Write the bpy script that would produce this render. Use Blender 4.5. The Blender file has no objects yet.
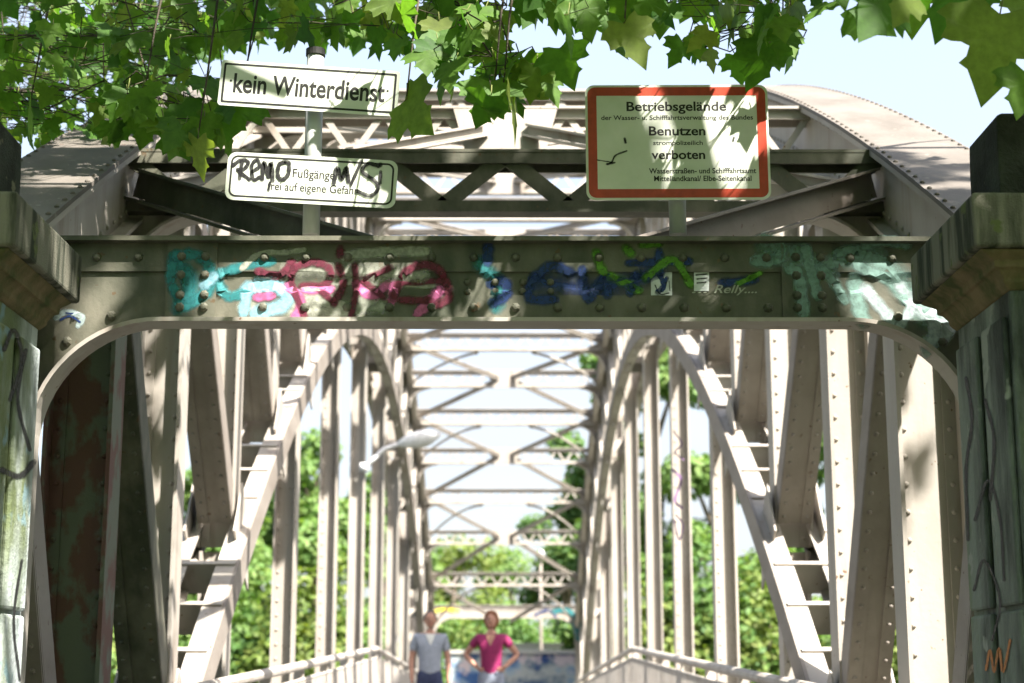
import bpy, bmesh, math, random
from mathutils import Vector, Matrix, Euler
R = math.radians
rnd = random.Random(7)
scene = bpy.context.scene
COL = scene.collection

# ------------------------------------------------------------------ camera
F = 1650.0                       # focal length in pixels of a 1024 wide picture
EYE = Vector((0, 0, 0.8))
PITCH, YAW = R(11.7), R(-0.243)
cam = bpy.data.cameras.new('camera')
cam.sensor_width = 36.0
cam.lens = 36.0 * F / 1024
cam.clip_start, cam.clip_end = 0.05, 5000
cam.dof.use_dof = True
cam.dof.focus_distance = 5.7
cam.dof.aperture_fstop = 2.9
cam.dof.aperture_blades = 7
camo = bpy.data.objects.new('camera', cam)
camo.location = EYE
camo.rotation_euler = (R(90) + PITCH, 0, YAW)
COL.objects.link(camo)
scene.camera = camo
CR = Euler((R(90) + PITCH, 0, YAW)).to_matrix()

def at(px, py, Y):
    """the point at depth Y that the photograph shows at pixel (px, py)"""
    d = CR @ Vector(((px - 512) / F, (341.5 - py) / F, -1))
    return EYE + d * ((Y - EYE.y) / d.y)

def proj(p):
    q = CR.transposed() @ (Vector(p) - EYE)
    if q.z > -0.05:
        return None
    return 512 + F * q.x / -q.z, 341.5 - F * q.y / -q.z

# ------------------------------------------------------------------ light
AZ, EL = R(43), R(53)
SUN = Vector((math.cos(EL) * math.sin(AZ), -math.cos(EL) * math.cos(AZ), math.sin(EL)))
world = bpy.data.worlds.new('World')
scene.world = world
world.use_nodes = True
wn = world.node_tree
bg = wn.nodes['Background']
sky = wn.nodes.new('ShaderNodeTexSky')
sky.sky_type = 'NISHITA'
sky.sun_disc = False
sky.sun_elevation = EL
sky.sun_rotation = math.atan2(SUN.x, SUN.y)
sky.air_density, sky.dust_density, sky.ozone_density = 1.0, 4.0, 1.0
# added white veil standing in for overexposure: whitens the sky, most of all towards the horizon
wtc = wn.nodes.new('ShaderNodeTexCoord')
wsep = wn.nodes.new('ShaderNodeSeparateXYZ'); wn.links.new(wtc.outputs['Generated'], wsep.inputs[0])
wmr = wn.nodes.new('ShaderNodeMapRange'); wmr.inputs[1].default_value = 0; wmr.inputs[2].default_value = .75; wmr.inputs[3].default_value = .92; wmr.inputs[4].default_value = .25
wn.links.new(wsep.outputs[2], wmr.inputs[0])
wns = wn.nodes.new('ShaderNodeTexNoise'); wns.inputs['Scale'].default_value = 3.2; wns.inputs['Detail'].default_value = 7
wmp = wn.nodes.new('ShaderNodeMapping'); wmp.inputs['Scale'].default_value = (1, 1, 3)
wn.links.new(wtc.outputs['Generated'], wmp.inputs[0]); wn.links.new(wmp.outputs[0], wns.inputs['Vector'])
wr = wn.nodes.new('ShaderNodeMapRange'); wr.inputs[1].default_value = .35; wr.inputs[2].default_value = .7; wr.inputs[3].default_value = .78; wr.inputs[4].default_value = 1.08
wn.links.new(wns.outputs[0], wr.inputs[0])
wmu = wn.nodes.new('ShaderNodeMath'); wmu.operation = 'MULTIPLY'; wmu.use_clamp = True
wn.links.new(wmr.outputs[0], wmu.inputs[0]); wn.links.new(wr.outputs[0], wmu.inputs[1])
wmx = wn.nodes.new('ShaderNodeMix'); wmx.data_type = 'RGBA'
wn.links.new(wmu.outputs[0], wmx.inputs[0]); wn.links.new(sky.outputs[0], wmx.inputs[6]); wmx.inputs[7].default_value = (1.72, 1.80, 1.92, 1)
wn.links.new(wmx.outputs[2], bg.inputs[0])
bg.inputs[1].default_value = 0.115
sl = bpy.data.lights.new('sun', 'SUN')
sl.energy, sl.angle, sl.color = 5.0, R(0.7), (1.0, 0.94, 0.86)
so = bpy.data.objects.new('sun', sl)
so.rotation_euler = SUN.to_track_quat('Z', 'Y').to_euler()
so.location = (0, 0, 40)
COL.objects.link(so)
vs = scene.view_settings
vs.view_transform = 'Standard'
vs.look = 'None'
vs.exposure, vs.gamma = 2.2, 1.0
scene.cycles.max_bounces = 8
scene.cycles.transparent_max_bounces = 8

# ------------------------------------------------------------------ materials
def mat(name, rough=0.7, spec=0.3, metal=0.0):
    m = bpy.data.materials.new(name)
    m.use_nodes = True
    b = m.node_tree.nodes['Principled BSDF']
    b.inputs['Roughness'].default_value = rough
    b.inputs['Specular IOR Level'].default_value = spec
    b.inputs['Metallic'].default_value = metal
    return m, m.node_tree.nodes, m.node_tree.links, b

def noise(n, l, scale, detail=6, stretch=(1, 1, 1), rough=0.6):
    tc = n.new('ShaderNodeTexCoord')
    mp = n.new('ShaderNodeMapping')
    mp.inputs['Scale'].default_value = stretch
    l.new(tc.outputs['Object'], mp.inputs[0])
    t = n.new('ShaderNodeTexNoise')
    t.inputs['Scale'].default_value = scale
    t.inputs['Detail'].default_value = detail
    t.inputs['Roughness'].default_value = rough
    l.new(mp.outputs[0], t.inputs['Vector'])
    return t

def ramp(n, l, src, stops):
    r = n.new('ShaderNodeValToRGB')
    while len(r.color_ramp.elements) < len(stops):
        r.color_ramp.elements.new(0.5)
    for e, (p, c) in zip(r.color_ramp.elements, stops):
        e.position = p
        e.color = (*c, 1) if len(c) == 3 else c
    l.new(src, r.inputs[0])
    return r

def mix(n, l, fac, a, b):
    m = n.new('ShaderNodeMix')
    m.data_type = 'RGBA'
    for s, v in ((m.inputs[0], fac), (m.inputs[6], a), (m.inputs[7], b)):
        if hasattr(v, 'is_linked') or hasattr(v, 'links'):
            l.new(v, s)
        else:
            s.default_value = (*v, 1) if isinstance(v, tuple) else v
    return m.outputs[2]

def bump(n, l, b, src, dist, strength=0.5):
    bp = n.new('ShaderNodeBump')
    bp.inputs['Strength'].default_value = strength
    bp.inputs['Distance'].default_value = dist
    l.new(src, bp.inputs['Height'])
    l.new(bp.outputs[0], b.inputs['Normal'])

def layered(name, base, dirt, lo, hi, scale=3, stretch=(1, 1, 1), rough=0.7, spec=0.3, b_dist=0.004, spots=None, spot_col=(.12, .06, .03), second=None):
    m, n, l, b = mat(name, rough, spec)
    t1 = noise(n, l, scale, 8, stretch)
    f = ramp(n, l, t1.outputs[0], [(lo, (0, 0, 0)), (hi, (1, 1, 1))])
    c = mix(n, l, f.outputs[0], base, dirt)
    if second:
        t3 = noise(n, l, second[1], 5, second[4] if len(second) > 4 else (1, 1, 1))
        g = ramp(n, l, t3.outputs[0], [(second[2], (0, 0, 0)), (second[3], (1, 1, 1))])
        c = mix(n, l, g.outputs[0], c, second[0])
    if spots:
        t2 = noise(n, l, spots[0], 3)
        g = ramp(n, l, t2.outputs[0], [(spots[1], (0, 0, 0)), (spots[1] + .04, (1, 1, 1))])
        c = mix(n, l, g.outputs[0], c, spot_col)
    l.new(c, b.inputs['Base Color'])
    t4 = noise(n, l, scale * 14, 4)
    bump(n, l, b, t4.outputs[0], b_dist)
    return m

M = {}
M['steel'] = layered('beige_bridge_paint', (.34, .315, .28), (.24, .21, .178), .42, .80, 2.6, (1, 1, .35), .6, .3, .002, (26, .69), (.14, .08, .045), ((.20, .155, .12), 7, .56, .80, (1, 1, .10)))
M['portal'] = layered('mossy_tree_shaded_paint', (.145, .138, .105), (.050, .056, .038), .34, .62, 5.0, (1, 1, .5), .6, .3, .002, (24, .66), (.10, .07, .04),
                      ((.05, .056, .036), 1.6, .48, .72))  # algae plus painted-in tree shade: a dark copy of the beige paint
M['weathered'] = layered('grime_and_shade_paint', (.235, .21, .185), (.15, .125, .105), .40, .75, 3.2, (1, .4, 1), .65, .3, .002, (26, .67), (.10, .06, .035))  # grime-dark paint, also put on unlit webs and diagonals as painted shade
M['grimy_top'] = layered('lichen_grey_plate_paint', (.135, .12, .105), (.085, .075, .062), .38, .72, 4.2, (1, .3, 1), .7, .25, .002, (20, .64), (.17, .155, .13))
M['oldred'] = layered('peeling_red_and_grey_paint', (.12, .135, .10), (.12, .065, .052), .46, .54, 7.0, (1, 1, .6), .7, .2, .002)
M['stone'] = layered('weathered_sandstone', (.26, .23, .17), (.09, .09, .06), .38, .62, 5, (1, 1, .4), .9, .15, .012, (14, .62), (.10, .14, .03))
M['stonedark'] = layered('soot_black_stone', (.045, .05, .042), (.018, .02, .016), .4, .6, 6, (1, 1, .6), .9, .15, .03, (9, .66), (.17, .16, .11))
M['stonerail'] = layered('streaked_stone', (.17, .165, .13), (.035, .04, .028), .44, .58, 11, (1, 1, .12), .9, .15, .007, (8, .62), (.10, .12, .05))
M['moss'] = layered('mossy_stone', (.19, .145, .085), (.07, .08, .035), .40, .60, 7, (1, 1, .5), .95, .1, .012)
M['paintl'] = layered('whitewashed_stone', (.36, .40, .40), (.04, .055, .045), .46, .58, 4.2, (1, 1, .18), .8, .2, .012, (4, .60), (.16, .24, .25),
                      ((.12, .15, .07), 2.2, .50, .62, (1, 1, .4)))
M['paintr'] = layered('green_painted_stone', (.17, .20, .175), (.025, .032, .027), .46, .60, 3.8, (1, 1, .22), .75, .25, .012, (7, .62), (.24, .26, .23),
                      ((.10, .15, .05), 2.6, .56, .7, (1, 1, .4)))
M['deck'] = layered('worn_asphalt', (.17, .16, .145), (.12, .115, .105), .4, .6, 8, rough=.9, b_dist=.004)
M['rail'] = layered('pale_railing_paint', (.40, .37, .33), (.27, .23, .19), .45, .75, 5, (1, 1, .4), .6, .3, .002, (18, .66), (.22, .14, .10))
M['ground'] = layered('grass_and_soil', (.07, .10, .03), (.12, .09, .05), .4, .62, 1.6, rough=.95, b_dist=.02)
M['path'] = layered('gravel_path', (.24, .22, .18), (.16, .15, .12), .4, .6, 9, rough=.95, b_dist=.01)
M['galv'] = layered('grey_tube', (.42, .43, .42), (.30, .31, .29), .4, .65, 9, (1, 1, .3), .5, .4, .0005)
M['signback'] = layered('sign_sheet_metal', (.58, .60, .53), (.48, .52, .42), .45, .75, 6, rough=.4, spec=.4, b_dist=.0002)
M['bark'] = layered('maple_bark', (.09, .075, .055), (.04, .035, .028), .4, .6, 9, (1, 1, .25), .9, .1, .01)
M['wood'] = layered('grey_bark', (.16, .13, .10), (.08, .07, .05), .4, .6, 6, (1, 1, .25), .9, .1, .02)

def plain(name, c, rough=.6, spec=.3, var=.12, scale=30, metal=0.0):
    m, n, l, b = mat(name, rough, spec, metal)
    t = noise(n, l, scale, 4)
    d = tuple(max(0, v * (1 - var * 2)) for v in c)
    f = ramp(n, l, t.outputs[0], [(.35, d), (.65, c)])
    l.new(f.outputs[0], b.inputs['Base Color'])
    return m

for k, c in dict(black=(.012, .012, .012), ink=(.02, .02, .018), red=(.42, .055, .03), white=(.60, .61, .57), teal=(.02, .17, .18), sky_blue=(.22, .42, .50),
                 maroon=(.12, .016, .035), pink=(.50, .12, .28), cream=(.34, .35, .29), blue=(.012, .035, .13), green=(.09, .24, .02), mint=(.16, .27, .235),
                 pale=(.34, .42, .42), purple=(.20, .11, .25), orange=(.50, .17, .03), yellow=(.75, .62, .06), jeans=(.03, .04, .09), jeans_light=(.22, .25, .31),
                 shirt=(.26, .29, .34), magenta=(.22, .015, .08), skin=(.40, .22, .155), ginger=(.17, .06, .018), greyhair=(.055, .05, .045), shoe=(.10, .09, .09),
                 lamp=(.78, .79, .80), sticker=(.55, .58, .58), concrete=(.42, .41, .38), lips=(.42, .15, .13), eye=(.03, .025, .02), bag=(.62, .20, .40)).items():
    M[k] = plain('spray_' + k if k in ('teal', 'maroon', 'pink', 'blue', 'green', 'mint', 'pale', 'purple', 'orange') else k, c,
                 rough=.35 if k in ('white', 'red', 'sticker') else .65)

def leafmat(name, cols, trans=.35, rough=.6):
    m, n, l, b = mat(name, rough, .35)
    g = n.new('ShaderNodeNewGeometry')
    stops = [(i / max(1, len(cols) - 1), c) for i, c in enumerate(cols)]
    r = ramp(n, l, g.outputs['Random Per Island'], stops)
    t = noise(n, l, 40, 3)
    v = ramp(n, l, t.outputs[0], [(.3, (.75, .75, .75)), (.7, (1.1, 1.1, 1.1))])
    mm = n.new('ShaderNodeMix'); mm.data_type = 'RGBA'; mm.blend_type = 'MULTIPLY'; mm.inputs[0].default_value = 1
    l.new(r.outputs[0], mm.inputs[6]); l.new(v.outputs[0], mm.inputs[7])
    l.new(mm.outputs[2], b.inputs['Base Color'])
    tr = n.new('ShaderNodeBsdfTranslucent')
    tint = n.new('ShaderNodeMix'); tint.data_type = 'RGBA'; tint.blend_type = 'MULTIPLY'; tint.inputs[0].default_value = 1
    l.new(mm.outputs[2], tint.inputs[6]); tint.inputs[7].default_value = (2.0, 2.1, .9, 1)
    l.new(tint.outputs[2], tr.inputs[0])
    ms = n.new('ShaderNodeMixShader'); ms.inputs[0].default_value = trans
    l.new(b.outputs[0], ms.inputs[1]); l.new(tr.outputs[0], ms.inputs[2])
    l.new(ms.outputs[0], n['Material Output'].inputs[0])
    return m
M['maple'] = leafmat('maple_leaf', [(.035, .11, .011), (.065, .155, .016), (.10, .19, .024), (.05, .13, .014), (.15, .20, .035)], .5)
M['leaf_a'] = leafmat('sunny_leaf', [(.07, .15, .03), (.11, .20, .045), (.16, .24, .06), (.08, .16, .035)], .3, .6)
M['leaf_b'] = leafmat('deep_leaf', [(.05, .12, .03), (.085, .17, .038), (.13, .21, .05)], .3, .6)
M['leaf_c'] = leafmat('yellowish_leaf', [(.10, .16, .03), (.14, .20, .04), (.18, .22, .05), (.08, .13, .025)], .3, .6)

m, n, l, b = mat('canal_water', .08, .5)
b.inputs['Base Color'].default_value = (.03, .045, .03, 1)
t = noise(n, l, 1.2, 4); bump(n, l, b, t.outputs[0], .05, .3)
M['water'] = m

# sprayed concrete wall far away: blots of blue and white paint
m, n, l, b = mat('sprayed_concrete', .85, .2)
t1 = noise(n, l, .9, 3, (1, 1, 1.3)); t2 = noise(n, l, 1.7, 3)
c = ramp(n, l, t1.outputs[0], [(.36, (.04, .09, .22)), (.44, (.22, .30, .38)), (.50, (.36, .37, .35)), (.56, (.14, .18, .22)), (.62, (.03, .06, .17))])
g = ramp(n, l, t2.outputs[0], [(.56, (0, 0, 0)), (.62, (1, 1, 1))])
l.new(mix(n, l, g.outputs[0], c.outputs[0], (.45, .38, .40)), b.inputs['Base Color'])
M['spraywall'] = m

# ------------------------------------------------------------------ mesh helpers
class MB:
    def __init__(s):
        s.v, s.f, s.m = [], [], []
    def add(s, vs_, fs, mi=0):
        o = len(s.v)
        s.v += [tuple(p) for p in vs_]
        s.f += [tuple(o + i for i in f) for f in fs]
        s.m += [mi] * len(fs)
    def frame_box(s, c, ax, ay, az, mi=0):
        """box with half-vectors ax, ay, az"""
        c = Vector(c)
        vs_ = [c + ax * i + ay * j + az * k for k in (-1, 1) for j in (-1, 1) for i in (-1, 1)]
        s.add(vs_, [(0, 2, 3, 1), (4, 5, 7, 6), (0, 1, 5, 4), (2, 6, 7, 3), (0, 4, 6, 2), (1, 3, 7, 5)], mi)
    def box(s, x0, x1, y0, y1, z0, z1, mi=0):
        s.frame_box(((x0 + x1) / 2, (y0 + y1) / 2, (z0 + z1) / 2), Vector(((x1 - x0) / 2, 0, 0)), Vector((0, (y1 - y0) / 2, 0)), Vector((0, 0, (z1 - z0) / 2)), mi)
    def bar(s, p0, p1, w, h, side=Vector((1, 0, 0)), off=(0, 0), mi=0, ext=0):
        """bar from p0 to p1, w wide along side, h along the normal; off shifts it in that section"""
        p0, p1 = Vector(p0), Vector(p1)
        d = (p1 - p0).normalized()
        sx = (side - d * side.dot(d)).normalized()
        nz = sx.cross(d).normalized()
        c = (p0 + p1) / 2 + sx * off[0] + nz * off[1]
        s.frame_box(c, sx * (w / 2), d * ((p1 - p0).length / 2 + ext), nz * (h / 2), mi)
        return d, sx, nz
    def rivet(s, p, nrm, r=.012, mi=0):
        p, nrm = Vector(p), Vector(nrm).normalized()
        a = nrm.orthogonal().normalized(); b_ = nrm.cross(a)
        vs_ = []
        for rr, hh in ((1, 0), (.85, .45), (.5, .75)):
            for i in range(7):
                t_ = i / 7 * 2 * math.pi
                vs_.append(p + (a * math.cos(t_) + b_ * math.sin(t_)) * r * rr + nrm * r * hh)
        vs_.append(p + nrm * r * .85)
        fs = []
        for k in range(2):
            for i in range(7):
                j = (i + 1) % 7
                fs.append((k * 7 + i, k * 7 + j, k * 7 + 7 + j, k * 7 + 7 + i))
        for i in range(7):
            fs.append((14 + i, 14 + (i + 1) % 7, 21))
        s.add(vs_, fs, mi)
    def tube(s, pts, rad, seg=8, mi=0):
        pts = [Vector(p) for p in pts]
        if not hasattr(rad, '__len__'):
            rad = [rad] * len(pts)
        vs_, fs = [], []
        a = None
        for i, p in enumerate(pts):
            d = (pts[min(i + 1, len(pts) - 1)] - pts[max(i - 1, 0)])
            d = d.normalized() if d.length > 1e-9 else Vector((0, 0, 1))
            a = d.orthogonal().normalized() if a is None else (a - d * a.dot(d)).normalized()
            b_ = d.cross(a)
            for k in range(seg):
                t_ = k / seg * 2 * math.pi
                vs_.append(p + (a * math.cos(t_) + b_ * math.sin(t_)) * rad[i])
        for i in range(len(pts) - 1):
            for k in range(seg):
                q = (k + 1) % seg
                fs.append((i * seg + k, i * seg + q, i * seg + seg + q, i * seg + seg + k))
        fs.append(tuple(range(seg))[::-1]); fs.append(tuple((len(pts) - 1) * seg + k for k in range(seg)))
        s.add(vs_, fs, mi)
    def prism(s, poly, fn0, fn1, mi=0):
        """extrude a 2-D outline between two maps (a, b) -> point"""
        n_ = len(poly)
        vs_ = [fn0(*p) for p in poly] + [fn1(*p) for p in poly]
        fs = [tuple(range(n_)), tuple(range(n_, 2 * n_))[::-1]] + [(i, i + n_, (i + 1) % n_ + n_, (i + 1) % n_) for i in range(n_)]
        s.add(vs_, fs, mi)
    def ball(s, c, r, seg=12, rings=8, mi=0):
        c = Vector(c); r = Vector(r) if hasattr(r, '__len__') else Vector((r, r, r))
        vs_ = [c + Vector((0, 0, r.z))]
        for i in range(1, rings):
            a = math.pi * i / rings
            for k in range(seg):
                t_ = 2 * math.pi * k / seg
                vs_.append(c + Vector((r.x * math.sin(a) * math.cos(t_), r.y * math.sin(a) * math.sin(t_), r.z * math.cos(a))))
        vs_.append(c - Vector((0, 0, r.z)))
        fs = [(0, 1 + k, 1 + (k + 1) % seg) for k in range(seg)]
        for i in range(rings - 2):
            for k in range(seg):
                q = (k + 1) % seg
                fs.append((1 + i * seg + k, 1 + i * seg + seg + k, 1 + i * seg + seg + q, 1 + i * seg + q))
        L = len(vs_) - 1
        fs += [(L, L - seg + (k + 1) % seg, L - seg + k) for k in range(seg)]
        s.add(vs_, fs, mi)
    def build(s, name, mats, parent=None, smooth=False, recalc=True):
        me = bpy.data.meshes.new(name)
        me.from_pydata(s.v, [], s.f)
        for mm in (mats if isinstance(mats, (list, tuple)) else [mats]):
            me.materials.append(M[mm] if isinstance(mm, str) else mm)
        me.polygons.foreach_set('material_index', s.m)
        if recalc:
            bm = bmesh.new(); bm.from_mesh(me)
            bmesh.ops.recalc_face_normals(bm, faces=bm.faces[:])
            bm.to_mesh(me); bm.free()
        if smooth:
            me.polygons.foreach_set('use_smooth', [True] * len(me.polygons))
        me.update()
        o = bpy.data.objects.new(name, me)
        COL.objects.link(o)
        if parent:
            o.parent = parent
            o.matrix_parent_inverse = Matrix.Translation(-world_loc(parent))
        return o

def world_loc(o):
    return Vector(o['_loc']) if '_loc' in o else Vector((0, 0, 0))

def bevel(o, w=.004, seg=2):
    b_ = o.modifiers.new('bevel', 'BEVEL'); b_.width = w; b_.segments = seg; b_.limit_method = 'ANGLE'
    return o

def thing(name, label, cat, loc=(0, 0, 0), group=None):
    o = bpy.data.objects.new(name, None)
    o.empty_display_size = .2
    o.location = loc
    o['_loc'] = tuple(loc)
    COL.objects.link(o)
    o['label'], o['category'], o['kind'] = label, cat, 'thing'
    if group: o['group'] = group
    return o

def tag(o, label=None, cat=None, group=None, kind=None):
    for k, v in (('label', label), ('category', cat), ('group', group), ('kind', kind)):
        if v: o[k] = v
    return o

# ------------------------------------------------------------------ bridge geometry
N, SP, Y0 = 20, 1.62, 5.5
W = 1.80
YC = Y0 + N * SP / 2
def yk(k): return {1: 6.98, 2: 8.55}.get(k, Y0 + SP * k)
def zu(y): return 6.90 - .0173 * (y - YC) ** 2          # top of the upper chord
def zl(y): return 5.05 - .0262 * (y - YC) ** 2          # axis of the lower chord
DECK = [(-40, -.85), (0, -.8), (3, -.66), (5.5, -.42), (8.7, -.30), (19, .08), (27, -.1), (38, -.4), (46, -.55), (60, -.6), (400, -.6)]
def deck(y):
    for (a, za), (b_, zb) in zip(DECK, DECK[1:]):
        if y <= b_:
            return za + (zb - za) * (y - a) / (b_ - a)
    return DECK[-1][1]

bridge = thing('truss_bridge', 'beige riveted steel arch truss bridge with graffiti covered portal beam at its near end', 'bridge', (0, Y0, deck(Y0)))
X = Vector((1, 0, 0))

def h_member(p0, p1, w, dep, riv, front=.0, ang=.055):
    """riveted H section: web across X, a flange along each edge"""
    b_ = MB()
    d, sx, nz = b_.bar(p0, p1, w, .014)
    if nz.y > 0: nz = -nz
    for s in (-1, 1):
        c0 = Vector(p0) + sx * (s * w / 2); c1 = Vector(p1) + sx * (s * w / 2)
        b_.bar(c0, c1, .018, dep)
        q0 = Vector(p0) + sx * (s * (w / 2 - .009 - ang / 2)) + nz * .012; q1 = Vector(p1) + sx * (s * (w / 2 - .009 - ang / 2)) + nz * .012
        b_.bar(q0, q1, ang, .010)
        if riv:
            L = (q1 - q0).length
            nn = int(L / riv)
            for i in range(nn):
                b_.rivet(q0 + (q1 - q0) * ((i + .5) / nn) + nz * .005, nz, .0125)
    return b_

def diag_member(p0, p1, w, dep, riv):
    b_ = MB()
    d, sx, nz = b_.bar(p0, p1, w, .014)
    if nz.y > 0: nz = -nz
    for s in (-1, 1):
        e = sx * (s * (w / 2 - .0075)) - nz * (dep / 2)
        b_.bar(Vector(p0) + e, Vector(p1) + e, .015, dep - .02)
        q = sx * (s * (w / 2 - .036)) + nz * .011
        q0, q1 = Vector(p0) + q, Vector(p1) + q
        b_.bar(q0, q1, .066, .008)
        if riv:
            nn = int((q1 - q0).length / riv)
            for i in range(nn):
                b_.rivet(q0 + (q1 - q0) * ((i + .5) / nn) + nz * .004, nz, .0125)
    return b_

def chord_mesh(fn, ys, prof, first_other=False):
    """sweep each rectangle (x0, x1, n0, n1) of a section along a curve in the YZ plane"""
    b_ = MB()
    frames = []
    for i, y in enumerate(ys):
        a = Vector((0, ys[max(i - 1, 0)], fn(ys[max(i - 1, 0)]))); c = Vector((0, ys[min(i + 1, len(ys) - 1)], fn(ys[min(i + 1, len(ys) - 1)])))
        d = (c - a).normalized()
        frames.append((Vector((0, y, fn(y))), Vector((0, -d.z, d.y))))
    for q_, (x0, x1, n0, n1) in enumerate(prof):
        mi = 1 if first_other and (q_ == 0 or (first_other == 2 and q_ in (0, 3))) else 0
        vs_, fs = [], []
        for p, nn in frames:
            for xx, q in ((x0, n0), (x1, n0), (x1, n1), (x0, n1)):
                vs_.append(p + Vector((xx, 0, 0)) + nn * q)
        for i in range(len(frames) - 1):
            for k in range(4):
                j = (k + 1) % 4
                fs.append((i * 4 + k, i * 4 + j, i * 4 + 4 + j, i * 4 + 4 + k))
        fs.append((0, 1, 2, 3)); L = (len(frames) - 1) * 4; fs.append((L + 3, L + 2, L + 1, L))
        b_.add(vs_, fs, mi)
    return b_, frames

YS = [Y0 - .05 + i * (N * SP + .1) / 80 for i in range(81)]
for s in (-1, 1):
    cx = s * W
    # upper chord: wide riveted cover plate over two webs with outstanding angles
    b_, fr = chord_mesh(zu, YS, [(cx - .21, cx + .21, -.018, 0), (cx - .15, cx - .13, -.33, -.0185), (cx + .13, cx + .15, -.33, -.0185),
                                 (cx - .205, cx - .1505, -.045, -.0188), (cx + .1505, cx + .205, -.045, -.0188),
                                 (cx - .215, cx - .1502, -.33, -.312), (cx + .1502, cx + .215, -.33, -.312)], True)
    y = Y0
    while y < Y0 + 9:
        z = zu(y); sl_ = -2 * .0173 * (y - YC); nn = Vector((0, -sl_, 1)).normalized()
        for e in (-.192, .192):
            b_.rivet((cx + e, y, z + .001), nn, .0105, 1)
        b_.rivet((cx - s * .152, y, z - .075), (-s, 0, 0), .011)
        b_.rivet((cx - s * .152, y, z - .31), (-s, 0, 0), .011)
        y += .10
    b_.build('upper_chord', ['steel', 'grimy_top'], bridge)
    # lower chord: two channels joined by batten plates
    b_, fr = chord_mesh(zl, YS, [(cx - .22, cx - .20, -.09, .09), (cx - .20, cx - .085, .075, .0898), (cx - .20, cx - .085, -.0898, -.075),
                                 (cx + .20, cx + .22, -.09, .09), (cx + .085, cx + .20, .075, .0898), (cx + .085, cx + .20, -.0898, -.075)], 2)
    ln = 0; prev = fr[0][0]; tgt = .5
    for (p, nn) in fr[1:]:
        ln += (p - prev).length; prev = p
        if ln >= tgt:
            tgt += .62 if p.y < 13 else 1.3
            d = Vector((0, nn.z, -nn.y))
            b_.frame_box(p + X * cx, X * .198, d * .007, nn * .10)
            b_.frame_box(p + X * cx + nn * .098, X * .198, d * .018, nn * .006)
    b_.build('lower_chord', ['steel', 'weathered'], bridge)  # channel webs: dirt and the shade of the unlit side in one colour

    for k in range(1, N):
        y = yk(k)
        near = k < 9
        p0, p1 = (cx, y, zl(y) - .05), (cx, y, zu(y) - .05)
        h_member(p0, p1, .27 if k == 1 else .215, .20, .115 if near else 0).build('post', 'oldred' if (s < 0 and k == 1) else 'steel', bridge)
        if k % 2 == 1 and 3 <= k <= N - 3:
            zz = deck(y) - .45
            h_member((cx, y, zz), (cx, y, zl(y) - .08), .165, .18, .115 if k < 9 else 0, ang=.04).build('hanger', 'steel', bridge)
        # gusset plates where post and diagonals meet the lower chord
        g = MB()
        zz = zl(y)
        sgn = 1 if k <= N / 2 else -1
        poly = [(-.30, -.02), (-.22, .36), (.05, .42), (.20, .12), (.30, -.05)]
        for e in (-.158, .146):
            g.prism(poly, lambda a, c, e=e: (cx + e, y - a * sgn * -1 * -1, zz + c - .10 + a * (-2 * .0262 * (y - YC)) * -sgn * -1), lambda a, c, e=e: (cx + e + .012, y - a * sgn * -1 * -1, zz + c - .10 + a * (-2 * .0262 * (y - YC)) * -sgn * -1))
        g.build('gusset_plate', 'steel', bridge)
    for k in range(N):
        if k < N / 2:
            a, c = k, k + 1
        else:
            a, c = k + 1, k
        ya, yc = yk(a), yk(c)
        dd = .09 if c > a else -.09
        diag_member((cx, ya + dd * .6, zu(ya + dd * .6) - .34), (cx, yc - dd, zl(yc) + .10), .215, .16, .10 if k < 8 else 0).build('diagonal', 'portal' if k == 1 and s < 0 else 'weathered' if k < 6 else 'steel', bridge)  # darker paints put tree shade and down-facing shade into the near diagonals

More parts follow.
